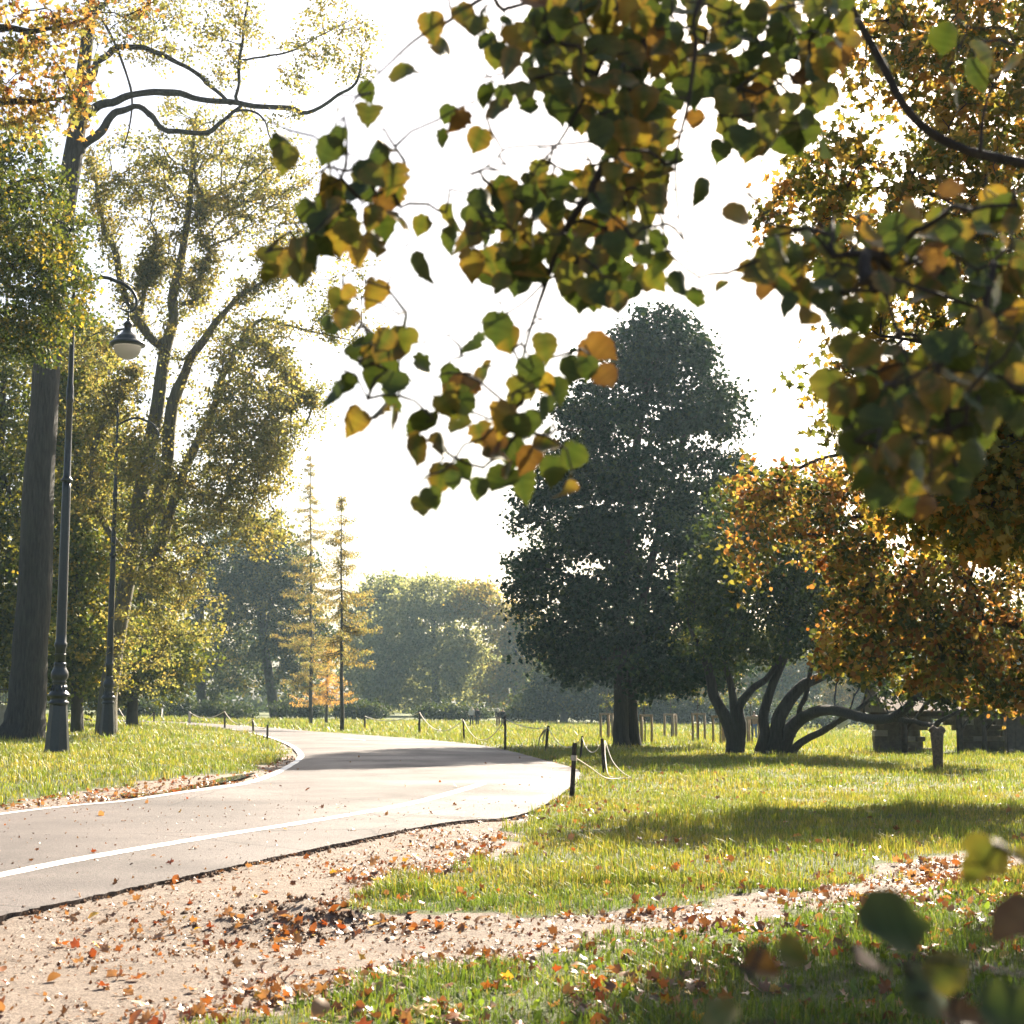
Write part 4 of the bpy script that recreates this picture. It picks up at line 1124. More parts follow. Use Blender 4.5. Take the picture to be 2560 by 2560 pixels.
# -- rust-coloured tree drooping over the lawn from the right
TR2 = [[(2900, 1990, 60), (2890, 1800, 52), (2860, 1600, 46), (2800, 1400, 40), (2740, 1200, 30), (2700, 1000, 18)],
       [(2850, 1560, 26), (2700, 1590, 20), (2560, 1566, 15), (2470, 1547, 11), (2440, 1500, 8), (2380, 1420, 5), (2300, 1380, 3)],
       [(2800, 1400, 24), (2600, 1300, 17), (2450, 1250, 12), (2300, 1260, 8), (2150, 1290, 5), (2050, 1340, 3)],
       [(2780, 1320, 20), (2600, 1180, 14), (2400, 1120, 10), (2200, 1130, 7), (2050, 1150, 5), (1930, 1210, 3)],
       [(2200, 1130, 5), (2200, 1250, 4), (2190, 1350, 3), (2185, 1450, 2)],
       [(2450, 1250, 7), (2440, 1400, 5), (2400, 1520, 3), (2350, 1600, 2)]]
TR2b = [(1900, 1210, 90, 70, 0, 1.2), (2010, 1250, 110, 90, 0, 1.5), (1870, 1360, 60, 110, 0, 0.9, 0.8), (2110, 1340, 130, 90, 0, 1.6), (2200, 1450, 130, 100, 0, 1.6), (2140, 1560, 90, 90, 0, 1.4), (2130, 1650, 90, 45, 0, 1.2, 1.2), (2290, 1550, 110, 100, 0, 1.5), (2400, 1450, 130, 120, 0, 1.6), (2380, 1620, 110, 80, 0, 1.4), (2500, 1620, 90, 90, 0, 1.4), (2470, 1730, 90, 40, 0, 1.2, 1.6), (2550, 1740, 60, 45, 0, 1.0, 1.8), (2330, 1700, 70, 40, 0, 1.0, 1.5), (2480, 1300, 130, 120, 0, 1.6), (2320, 1230, 130, 90, 0, 1.5), (2160, 1200, 120, 70, 0, 1.4), (2750, 1400, 250, 250, 0, 3, 0.5)]
make_tree('rusty_tree', 'rust and gold tree drooping over the lawn from the right edge', 22.0, TR2, TR2b, 1050, 23, 0.092, 0.25, RUST, m_leaf_gold, m_bark_dark, 121, T=HEX, F=HEXF, tip_r=0.0045)

# -- tall maple upper right
TR1 = [[(3020, 2150, 80), (3010, 1700, 70), (2980, 1200, 60), (2900, 700, 48), (2800, 300, 36), (2720, -50, 24), (2680, -300, 12)],
       [(2930, 800, 30), (2760, 700, 22), (2600, 620, 16), (2480, 560, 11), (2360, 500, 7), (2220, 470, 4), (2080, 480, 2)],
       [(2830, 420, 26), (2680, 250, 18), (2560, 160, 13), (2400, 110, 9), (2250, 90, 5), (2100, 100, 3)],
       [(2960, 1050, 28), (2760, 1000, 20), (2560, 940, 14), (2430, 900, 10), (2330, 860, 6), (2200, 840, 3)],
       [(2480, 560, 12), (2470, 680, 10), (2450, 800, 8), (2420, 900, 5)],
       [(2760, 200, 15), (2600, 20, 10), (2400, -60, 7), (2250, -60, 4)],
       [(2940, 900, 20), (2700, 860, 14), (2560, 780, 10), (2420, 720, 6), (2300, 720, 3)]]
TR1b = [(2430, 1330, 120, 90, 0, 1.0, 1.3), (2540, 1300, 80, 110, 0, 1.0, 1.4), (2300, 1260, 110, 70, 0, 0.9, 1.2), (2250, 1140, 130, 80, 0, 1.0, 1.5), (2440, 1200, 130, 90, 0, 1.1, 1.6), (2450, 1010, 130, 90, 0, 1.1, 1.2), (2560, 1060, 90, 120, 0, 1.0, 1.4), (2140, 60, 120, 80, 0, 0.80), (2330, 70, 160, 90, 0, 1.12), (2500, 100, 130, 120, 0, 1.20), (2220, 210, 110, 80, 0, 0.80, 0.8), (2400, 270, 150, 90, 0, 1.04), (2540, 300, 80, 140, 0, 0.96), (2060, 420, 120, 70, 0, 0.80), (2000, 520, 110, 70, 0, 0.80), (2180, 500, 130, 80, 0, 0.96), (2360, 480, 140, 100, 0, 1.04), (2150, 640, 100, 70, 0, 0.80), (2300, 640, 120, 80, 0, 0.96), (2490, 580, 110, 120, 0, 1.12), (2060, 610, 60, 50, 0, 0.48), (2420, 780, 120, 90, 0, 1.04), (2540, 850, 90, 120, 0, 1.04), (2260, 770, 90, 70, 0, 0.80, 0.6), (2460, 1000, 130, 110, 0, 1.12), (2300, 960, 120, 100, 0, 0.96, 0.8), (2150, 1060, 100, 80, 0, 0.96, 0.7), (2080, 830, 60, 60, 0, 0.64, 0.25), (2050, 960, 70, 60, 0, 0.64, 0.3), (2560, 1150, 110, 120, 0, 1.04), (2850, 350, 220, 380, 0, 2.0, 0.4), (2880, 900, 220, 280, 0, 2.0, 0.7), (2820, 1270, 230, 190, 0, 1.8, 0.9), (2700, 1050, 130, 150, 0, 1.3, 0.8)]  # lower and off-frame right lobes added and thickened to shade the near turf
make_tree('golden_maple', 'tall maple with gold and green leaves in the upper right corner', 11.5, TR1, TR1b, 2500, 13, 0.082, 0.145, OLIVE, m_leaf_gold, m_bark_dark, 131, T=ML, F=MLF, tip_r=0.0028)

# ------------------------------------------------------------------ street lamps
m_iron = plain('black_painted_iron', (0.012, 0.015, 0.017), 0.30, 0.0, 0.5, 0.3, 14, 0.12, 0.003)
m_globe, N, L = new_mat('lamp_glass')
gls = nd(N, 'ShaderNodeBsdfPrincipled', Roughness=0.18); gls.inputs['Base Color'].default_value = (0.93, 0.91, 0.88, 1); gls.inputs['Transmission Weight'].default_value = 0.75
tr = N.new('ShaderNodeBsdfTranslucent'); tr.inputs[0].default_value = (0.85, 0.82, 0.78, 1)
mx = nd(N, 'ShaderNodeMixShader'); mx.inputs[0].default_value = 0.65
L.new(gls.outputs[0], mx.inputs[1]); L.new(tr.outputs[0], mx.inputs[2]); out(N, L, mx.outputs[0])

LS = gp(142, 1884)[1] / FPX           # metres for one photograph pixel at the near lamp
def make_lamp():
    root = empty('street_lamp')
    zz = lambda y: (1884 - y) * LS
    # plinth: eight-sided, flared foot
    pl = MB().lathe([(r_ * LS, zz(y_)) for r_, y_ in [(35, 1900), (35, 1886), (31, 1879), (30, 1872), (21.5, 1768), (21.5, 1764)]], 8, smooth=False, rot=math.pi / 8).build('plinth', m_iron, root)
    MB().lathe([(r_ * LS, zz(y_)) for r_, y_ in [(21, 1764.5), (24.5, 1762), (24.5, 1757), (20, 1755), (20, 1746), (27, 1743), (27, 1739), (24, 1736), (20.5, 1731), (17, 1726), (15.5, 1716), (15, 1712), (17, 1710), (17, 1707), (15.5, 1704), (20, 1699), (21.5, 1691), (20.5, 1684), (16, 1675), (14, 1669), (15, 1667), (15, 1663), (13.5, 1660)]], 24).build('base_moulding', m_iron, root)
    fl = MB()
    for k in range(12):
        a = k * math.pi / 6
        fl.tube([(16.4 * LS * math.cos(a), 16.4 * LS * math.sin(a), zz(1716)), (19.8 * LS * math.cos(a), 19.8 * LS * math.sin(a), zz(1731))], [1.6 * LS, 2.2 * LS], 5)
    fl.build('fluting', m_iron, root)
    sh = MB().lathe([(r_ * LS, zz(y_)) for r_, y_ in [(13, 1661), (12.6, 1625), (15.5, 1619), (15.5, 1612), (13, 1609), (12.6, 1590), (10.6, 1225), (10.4, 1206)]], 20).build('lower_shaft', m_iron, root)
    for r_, y_ in [(14, 1621), (13.6, 1640)]:
        MB().lathe([(r_ * LS * 0.95, zz(y_ + 2)), (r_ * LS * 1.08, zz(y_)), (r_ * LS * 0.95, zz(y_ - 2))], 20).build('ring', m_iron, sh)
    us = MB().lathe([(r_ * LS, zz(y_)) for r_, y_ in [(10.3, 1206), (15, 1213 - 8), (15, 1200), (11, 1196), (9, 1190), (7.9, 1002), (9.6, 999), (9.6, 990), (8.2, 985), (9.4, 975), (8.6, 962), (7, 952), (5.6, 800), (4.6, 700), (4.4, 672), (6.5, 668), (6.5, 660), (3, 650), (2.2, 640), (0.4, 628)]], 16).build('upper_shaft', m_iron, root)
    cx = 160.0
    A = [(cx + 14, 700), (205, 684), (235, 675), (258, 676), (275, 683), (296, 691), (315, 705), (327, 722), (332, 741), (327, 757), (313, 765), (300, 760), (294.5, 750), (299, 741), (308, 739), (313, 745), (309, 751)]
    pts = np.array([((a - cx - 14) * LS * 1.0 + 0.03, 0, zz(b_)) for a, b_ in A])
    rad = np.array([4, 4.2, 4.4, 4.6, 4.8, 4.8, 4.5, 4.2, 3.6, 3.2, 2.8, 2.2, 2.0, 2.0, 2.2, 2.8, 3.2]) * LS
    PR = usp(np.column_stack([pts, rad]), 60)
    arm = MB().tube(PR[:, :3], PR[:, 3], 10).build('arm', m_iron, root)
    lx = (312 - cx - 14) * LS + 0.03
    MB().lathe([(2.2 * LS, zz(786)), (2.2 * LS, zz(762))], 10, (lx, 0, 0)).build('hanger', m_iron, root)
    hood = MB().lathe([(r_ * LS, zz(y_)) for r_, y_ in [(35, 855.5), (44, 853), (45.5, 850), (44, 846), (36, 842), (33, 838), (31, 832), (24, 827), (20, 824), (15, 819), (12, 814), (9.5, 808), (9.5, 805), (12.5, 799), (11.5, 795), (6, 789), (3, 787), (4.5, 784), (3.5, 781), (1.8, 779)]], 32, (lx, 0, 0)).build('hood', m_iron, root)
    a = np.linspace(0, math.pi / 2, 12)
    MB().lathe([(35 * LS * math.cos(t), zz(855 + 34 * math.sin(t))) for t in a[::-1]] , 28, (lx, 0, 0)).build('glass_globe', m_globe, root)
    return root

def copy_tree(o, parent=None):
    c = o.copy(); COL.objects.link(c)
    if parent is not None: c.parent = parent
    for ch in list(o.children): copy_tree(ch, c)
    return c
lamp = make_lamp()
g = gp(142, 1884)
lamp2 = copy_tree(lamp)
lamp.location = tuple(g); lamp.rotation_euler = (0, 0, math.radians(2))
tag(lamp, 'tall black iron lamp post with hanging glass lantern, nearest on the left lawn', 'street lamp', 'black lamp posts')
g2 = gp(268, 1841)
lamp2.location = tuple(g2); lamp2.rotation_euler = (0, 0, math.radians(-3))
tag(lamp2, 'farther black lamp post standing in front of the leaning trunk', 'street lamp', 'black lamp posts')

# ------------------------------------------------------------------ rope fence
m_post = plain('dark_stained_wood', (0.035, 0.024, 0.018), 0.8, 0, 0.3, 0.5, 25, 0.6, 0.006)
m_palepost = plain('pale_weathered_wood', (0.45, 0.41, 0.36), 0.8, 0, 0.3, 0.3, 20, 0.5, 0.005)
m_rope = plain('pale_rope', (0.62, 0.56, 0.47), 0.85, 0, 0.2, 0.2, 120, 0.5, 0.003)
m_tape = plain('grubby_tape', (0.48, 0.40, 0.34), 0.6, 0, 0.4, 0.2, 40, 0.2, 0.002)
POSTS = {}
def post(key, top, base, w, label, mat=None, square=True):
    g = gp(*base); d = g[1]
    t = at(top[0], top[1], d)
    root_z = g[2]
    P = np.array([[g[0], g[1], root_z - 0.2]] + [g + (t - g) * q for q in (0.15, 0.35, 0.6, 0.85, 0.985, 1.0)])
    wm = w * d / FPX / 2
    R = np.array([1.05, 1.05, 1.0, 1.0, 0.97, 0.95, 0.72]) * wm * (1.18 if square else 1)
    b = MB(); V, F = tube_geo(P, R, 4 if square else 8, jit=0.03, seed=len(POSTS))
    b.add(V, F, 0, not square)
    o = b.build('fence_post', mat or m_post)
    o.rotation_euler = (0, 0, 0)
    tag(o, label, 'post', 'rope fence posts')
    POSTS[key] = (t - (t - g) * 0.07, wm, g)
    return o
pA = post('A', (1437, 1857), (1429, 2006), 10, 'thick dark post with a band of tape at the bend, nearest of the fence')
post('B', (1505, 1846), (1511, 1938), 7, 'dark post with slack rope trailing from its top, right of the taped post')
post('C', (1456, 1840), (1451, 1900), 5, 'short thin dark post just behind the taped post')
pD = post('D', (1371, 1814), (1364, 1878), 5.5, 'leaning dark post with ragged cloth knotted to it')
post('E', (1263, 1790), (1263, 1874), 5, 'tall upright dark post in front of the right-hand walking couple')
post('F', (1158, 1795), (1160, 1851), 4, 'thin dark post below the left-hand walking couple')
post('G', (1049, 1777), (1048, 1833), 4.5, 'dark post standing against the dim foot of the willow')
post('H', (912, 1788), (912, 1825), 4, 'short far post with a pale knot just right of the slim larch')
post('I', (669, 1811), (668, 1852), 4.5, 'short black post at the tip of the inner lawn')
post('J', (632, 1797), (633, 1836), 4.5, 'stubby black post left of the lawn tip')
post('K', (561, 1775), (562, 1821), 4, 'tall thin black post beside the far stretch of road')
post('L', (474, 1778), (474, 1810), 5, 'weathered post wrapped in cloth by the far road', m_palepost)
post('M', (406, 1771), (407, 1796), 5, 'pale wooden post across the far road', m_palepost)
post('N', (385, 1779), (385, 1807), 4, 'dark post with two slack ropes near the far lamp post')
post('O', (297, 1769), (298, 1794), 3.5, 'farthest dark post just right of the far lamp post')
# the band of tape on the nearest post
gA = gp(1429, 2006)
tA = at(1437, 1857, gA[1]); ax = (tA - gA)
for q0, q1, nm in ((0.70, 0.79, 'tape_band'),):
    MB().tube(np.array([gA + ax * q for q in (q0, (q0 + q1) / 2, q1)]), np.array([1.22, 1.3, 1.22]) * POSTS['A'][1] * 1.18, 4, caps=False).build(nm, m_tape, pA)

def catenary(a, b, sag, n=18):
    t = np.linspace(0, 1, n)[:, None]
    P = a * (1 - t) + b * t
    P[:, 2] -= (sag * 4 * t * (1 - t))[:, 0]
    return P
def rope(label, keys, sags, rpx=1.1):
    b = MB(); pts = []
    for (k1, k2), s_ in zip(zip(keys[:-1], keys[1:]), sags):
        a, c_ = POSTS[k1][0], POSTS[k2][0]
        P = catenary(a, c_, s_ * np.linalg.norm(c_ - a))
        pts.append(P if not pts else P[1:])
    P = np.vstack(pts)
    R = np.maximum(0.011, rpx * P[:, 1] / FPX)
    b.tube(P, R, 6)
    o = b.build('rope', m_rope)
    tag(o, label, 'rope', 'fence ropes')
    return o
rope('long pale rope sagging from post to post round the outside of the bend', ['H', 'G', 'F', 'E', 'D', 'C', 'B'], [0.035, 0.035, 0.05, 0.06, 0.05, 0.035], 1.0)
rope('pale slack rope strung along the far inner side of the road', ['N', 'O'], [0.03], 0.9)
rope('pale rope between the short black posts at the lawn tip and the tall thin post', ['I', 'J', 'K', 'L'], [0.02, 0.03, 0.03], 0.9)
rope('faint far rope tied to the pale post across the road', ['M', 'N'], [0.05], 0.8)
# slack ends by the nearest posts
def loose(label, pts, rpx=1.3):
    P = usp(np.array(pts), 40)
    o = MB().tube(P, np.maximum(0.009, rpx * P[:, 1] / FPX), 6).build('rope', m_rope)
    tag(o, label, 'rope', 'fence ropes')
def gz_(px_, py_, up=0.03):
    q = gp(px_, py_); q[2] += up; return q
A0 = gA + ax * 0.74
loose('slack rope falling from the taped post into the grass', [A0 + np.array([0.03, 0, 0]), at(1470, 1915, 23.5), at(1510, 1943, 25), gz_(1540, 1955, 0.06), gz_(1570, 1952, 0.05)], 1.5)
loose('slack rope dropping steeply from the second post', [POSTS['B'][0] + np.array([0.05, 0, 0]), at(1513, 1890, 29.5), at(1520, 1935, 28.2), gz_(1535, 1950, 0.05), gz_(1580, 1952, 0.04)], 1.2)
loose('outer slack rope slanting from the second post to the lawn', [POSTS['B'][0] + np.array([0.06, 0, 0]), at(1530, 1900, 29.5), at(1555, 1930, 28.5), gz_(1578, 1952, 0.05), gz_(1560, 1949, 0.04)], 0.9)
# knotted cloth on the leaning post
m_cloth = plain('ragged_cloth', (0.42, 0.38, 0.35), 0.9, 0, 0.2, 0.3, 30, 0.4, 0.01)
r = np.random.default_rng(5)
b = MB()
c0 = POSTS['D'][0]
for k in range(4):
    a = c0 + np.array([r.uniform(-0.12, 0.0), r.uniform(-0.05, 0.05), -0.05])
    pts = np.array([a, a + [-0.04 - 0.02 * k, 0.02 * k, -0.12], a + [-0.05 - 0.05 * k, 0.03, -0.27], a + [-0.06 - 0.06 * k, 0.01, -0.36 - 0.06 * k]])
    w = np.array([[0.022, 0.02, 0]])
    V = np.vstack([pts - w * 0.5, pts + w * np.array([[1], [1.4], [1.2], [0.3]])])
    b.add(V, [(i, i + 1, i + 5, i + 4) for i in range(3)], 0, True)
b.build('knotted_cloth', m_cloth, pD)

# ------------------------------------------------------------------ stake frames for planted saplings
m_stake = plain('raw_timber', (0.30, 0.22, 0.14), 0.8, 0, 0.3, 0.3, 15, 0.4, 0.005)
STK = [(1518, 1848, 62, 'left of the twin trunks'), (1612, 1860, 70, 'just right of the twin trunks'), (1678, 1843, 56, 'in the gap between the dark tree and the curved trunks'), (1746, 1854, 68, 'with a thin sapling standing in it'), (1800, 1861, 68, 'half hidden by the leftmost curved trunk'), (1880, 1862, 66, 'in front of the man in the brown jacket')]
for i, (px_, py_, hp, w_) in enumerate(STK):
    g = gp(px_, py_); d = g[1]; sc_ = d / FPX
    root = empty('stake_frame', g)
    tag(root, f'timber tree-stake frame {w_}', 'stake frame', 'stake frames round new saplings')
    h = hp * sc_; rad = 17 * sc_
    r = np.random.default_rng(200 + i)
    a0 = r.uniform(0, 2)
    corners = []
    for k in range(3):
        a = a0 + k * 2 * math.pi / 3
        c_ = g + np.array([rad * math.cos(a), rad * math.sin(a), 0]); c_[2] = float(terrain(c_[0], c_[1]))
        corners.append(c_)
        P = np.array([c_ - [0, 0, 0.1], c_ + [0.01, 0, h * 0.5], c_ + [0, 0.01, h]])
        MB().tube(P, np.full(3, (4.2 if i == 1 and k == 0 else 3.0) * sc_), 8).build('stake', m_stake, root)
    for k in range(3):
        p0, p1 = corners[k] + [0, 0, h * 0.97], corners[(k + 1) % 3] + [0, 0, h * 0.97]
        v = p1 - p0; L_ = np.linalg.norm(v)
        MB().box((p0 + p1) / 2 + [0, 0, 0.03], (L_ + 0.12, 0.035, 0.09), rz=math.atan2(v[1], v[0])).build('crossbar', m_stake, root)
    sp = g.copy()
    P = np.array([sp - [0, 0, 0.1], sp + [0.02, 0, h * 0.6], sp + [-0.02, 0.02, h * 1.3], sp + [0.03, 0, h * 2.0]])
    sr = empty('sapling', g); tag(sr, f'young sapling in the frame {w_}', 'sapling', 'new saplings')
    PR = usp(np.column_stack([P, [0.03, 0.026, 0.02, 0.008]]), 12)
    MB().tube(PR[:, :3], PR[:, 3], 6).build('trunk', m_bark_far, sr)
    C = np.array([sp + [r.uniform(-0.35, 0.35), r.uniform(-0.35, 0.35), h * r.uniform(1.3, 2.1)] for _ in range(9)])
    b = MB()
    for c_ in C: b.tube(np.array([[sp[0], sp[1], c_[2] - 0.2], c_]), [0.008, 0.004], 4)
    b.build('twigs', m_bark_far, sr)
    leaves_mesh('crown', C, 12, 0.15, 0.09, GREEN, m_leaf, 300 + i, sr)

# ------------------------------------------------------------------ prop under the long limb
m_prop = plain('split_grey_wood', (0.11, 0.075, 0.05), 0.85, 0, 0.2, 0.45, 18, 0.7, 0.01)
g = gp(2346, 1932); d = g[1]; t = at(2343, 1828, d)
root = empty('limb_prop', g)
tag(root, 'short split wooden prop standing under the end of the long arching limb', 'prop')
P = np.array([g - [0, 0, 0.15], g + (t - g) * 0.25, g + (t - g) * 0.6, t])
MB().tube(P, np.array([11, 12, 14, 17]) * d / FPX, 10, jit=0.06, seed=4).build('stem', m_prop, root)
MB().tube(np.array([t - [0, 0, 0.12], t + [-0.05, 0, 0.0], t + [-0.13, 0, 0.07]]), np.array([15, 12, 9]) * d / FPX, 8).build('fork', m_prop, root)
MB().tube(np.array([t - [0, 0, 0.12], t + [0.05, 0, 0.0], t + [0.13, 0, 0.06]]), np.array([15, 12, 9]) * d / FPX, 8).build('fork', m_prop, root)
# pale cloth tied round the lower limb
c_ = at(2108, 1806, dM - 1.75)
a_ = np.array([0.16, 0, 0.1])
o = MB().tube(np.array([c_ - a_, c_ - a_ * 0.3, c_ + a_ * 0.3, c_ + a_]), np.array([8.5, 10, 9.5, 8]) * dM / FPX, 8, jit=0.08).build('cloth_wrap', plain('white_cloth', (0.72, 0.71, 0.70), 0.85, 0, 0.2, 0.1, 30, 0.3, 0.01))
tag(o, 'white cloth tied round the low limb of the arching tree', 'cloth')

# ------------------------------------------------------------------ stone plinth with railings, far left
m_stone = plain('warm_stone', (0.36, 0.31, 0.25), 0.85, 0, 0.3, 0.2, 6, 0.4, 0.02)
dW = 64.0
root = empty('railing_wall', at(-200, 1825, dW)); tag(root, 'low stone wall topped with iron railings behind the thick trunk', 'wall')
x0, x1 = at(-900, 1825, dW)[0], at(30, 1825, dW)[0]
gzw = float(terrain(x1, dW)) - 0.1
ztop = at(0, 1763, dW)[2]; zr = at(0, 1718, dW)[2]
nblk = 9
for k in range(nblk):
    w_ = (x1 - x0) / nblk
    MB().box((x0 + w_ * (k + 0.5), dW, (gzw + ztop) / 2 - 0.04), (w_ - 0.02, 0.4, ztop - gzw - 0.08)).build('stone_block', m_stone, root)
MB().box(((x0 + x1) / 2, dW, ztop - 0.03), (x1 - x0 + 0.1, 0.5, 0.08)).build('coping', m_stone, root)
b = MB()
n = int((x1 - x0) / 0.12)
for k in range(n): b.box((x0 + 0.06 + k * 0.12, dW, (ztop + zr) / 2), (0.022, 0.022, zr - ztop))
b.build('bars', m_iron, root)['kind'] = 'stuff'
for zz_ in (ztop + 0.12, zr - 0.1): MB().box(((x0 + x1) / 2, dW, zz_), (x1 - x0, 0.035, 0.05)).build('rail', m_iron, root)

# ------------------------------------------------------------------ pavilion on the right
m_plaster = plain('pale_rubble_wall', (0.15, 0.118, 0.085), 0.9, 0, 0.2, 0.35, 7, 0.7, 0.03)
m_board = plain('weathered_boards', (0.17, 0.12, 0.085), 0.8, 0, 0.3, 0.35, 5, 0.5, 0.01)
m_darkwood = plain('dark_timber', (0.06, 0.042, 0.03), 0.8, 0, 0.3, 0.4, 8, 0.5, 0.01)
g = gp(2400, 1886); d = g[1]; sc_ = d / FPX
root = empty('pavilion', g); tag(root, 'low rustic pavilion with a sunlit board roof and arched wall at the right edge', 'pavilion')
pv = lambda px_, py_, dy=0.0: at(px_, py_, d + dy)
bz = float(terrain(g[0], d)) - 0.05
xl, xr = pv(2235, 1886)[0], pv(2700, 1886)[0]
ze = pv(2400, 1790)[2]
# rear wall with three arched recesses
yb = d + 2.2
xs = np.linspace(xl, xr, 5)
rs = random.Random(12)
hole = []
for k in range(4):
    a_, c_ = xs[k], xs[k + 1]
    hole.append(((a_ + c_) / 2, (c_ - a_) / 2 - 0.16, k))
def in_arch(xx, zz_, grow_=0.0):
    for cx_, wv, k in hole:
        zs = bz + (ze - bz) * 0.45; hz = (ze - bz) * 0.42
        if abs(xx - cx_) < wv + grow_ and (zz_ < zs or ((xx - cx_) / wv) ** 2 + ((zz_ - zs) / hz) ** 2 < 1): return k
    return None
rowh = 0.17; z_ = bz
while z_ < ze - 0.02:
    hh = min(rowh * rs.uniform(0.85, 1.15), ze - z_)
    x_ = xl
    while x_ < xr:
        w_ = rs.uniform(0.2, 0.42)
        k = in_arch(x_ + w_ / 2, z_ + hh / 2)
        back = 0.0
        if k in (1, 3): x_ += w_; continue
        if k is not None: back = 0.22
        MB().box((x_ + w_ / 2, yb + back + rs.uniform(-0.02, 0.02), z_ + hh / 2), (w_ - 0.006, 0.3, hh - 0.005), rz=rs.uniform(-0.05, 0.05)).build('stone', m_plaster if rs.random() < 0.85 else m_stone, root)
        x_ += w_
    z_ += hh
# posts in front, braces
for k, px_ in enumerate((2262, 2400, 2462, 2520, 2640)):
    q = pv(px_, 1886, 0.0); q[2] = bz
    MB().tube(np.array([q, q + [0.01, 0, (ze - bz) * 0.5], q + [0, 0, ze - bz]]), np.full(3, (6 if k == 2 else 8) * sc_), 8).build('post', m_darkwood if k != 3 else m_board, root)
    MB().tube(np.array([q + [0, 0, (ze - bz) * 0.6], q + [0.35, 0, ze - bz - 0.02]]), [0.045, 0.045], 6).build('brace', m_darkwood, root)
MB().box(((xl + xr) / 2, d, ze + 0.05), (xr - xl + 0.3, 0.14, 0.13)).build('beam', m_darkwood, root)
MB().box(((xl + xr) / 2, yb, ze + 0.05), (xr - xl + 0.3, 0.14, 0.13)).build('beam', m_darkwood, root)
# dark boarded room at the right end
xb0 = pv(2516, 1886)[0]
for k in range(9):
    w_ = (xr - xb0) / 9
    MB().box((xb0 + w_ * (k + 0.5), d - 0.12, (bz + ze) / 2), (w_ - 0.012, 0.05, ze - bz)).build('wall_board', m_darkwood, root)
# roof: two slopes of boards, hipped towards the left
ridge = pv(2400, 1705, 1.1)[2]
ym = d + 1.1
n = 20
x0_, x1_ = xl - 0.35, xr + 0.35
for side in (-1, 1):
    y_e = d - 0.55 if side < 0 else yb + 0.55
    for k in range(n):
        w_ = (x1_ - x0_) / n; cx_ = x0_ + w_ * (k + 0.5)
        jz = random.uniform(-0.012, 0.012)
        V = []
        for (yy, z_) in ((y_e, ze + 0.12), (ym, ridge)):
            for xx in (cx_ - w_ / 2 + 0.006, cx_ + w_ / 2 - 0.006):
                V += [[xx, yy, z_ + jz], [xx, yy, z_ + jz + 0.04]]
        MB().add(np.array(V), [(0, 2, 3, 1), (4, 5, 7, 6), (1, 3, 7, 5), (0, 4, 6, 2), (0, 1, 5, 4), (2, 6, 7, 3)], 0, False).build('roof_board', m_board, root)
MB().tube(np.array([[x0_ - 0.05, ym, ridge + 0.05], [x1_ + 0.05, ym, ridge + 0.05]]), [0.07, 0.07], 8).build('ridge_pole', m_board, root)
for (xx) in (x0_, ):
    V = np.array([[xx, d - 0.5, ze + 0.1], [xx, yb + 0.5, ze + 0.1], [xx, ym, ridge - 0.03], [xx + 0.06, d - 0.5, ze + 0.1], [xx + 0.06, yb + 0.5, ze + 0.1], [xx + 0.06, ym, ridge - 0.03]])
    MB().add(V, [(0, 1, 2), (3, 5, 4), (0, 2, 5, 3), (1, 4, 5, 2), (0, 3, 4, 1)], 0, False).build('gable', m_darkwood, root)

# ------------------------------------------------------------------ people
m_skin = plain('skin', (0.48, 0.29, 0.21), 0.6, 0, 0.4, 0.06, 12, 0)
def skin_obj(name, verts, edges, radii, mat, parent, root_i=0, sub=1):
    me = bpy.data.meshes.new(name); me.from_pydata([tuple(v) for v in verts], edges, [])
    me.materials.append(mat)
    o = link(name, me, parent)
    sk = o.modifiers.new('skin', 'SKIN')
    sk.use_smooth_shade = True
    sv = me.skin_vertices[0].data
    for i, q in enumerate(radii):
        rr_ = q if isinstance(q, tuple) else (q, q)
        sv[i].radius = rr_; sv[i].use_root = (i == root_i)
    ss = o.modifiers.new('sub', 'SUBSURF'); ss.levels = sub; ss.render_levels = sub
    return o

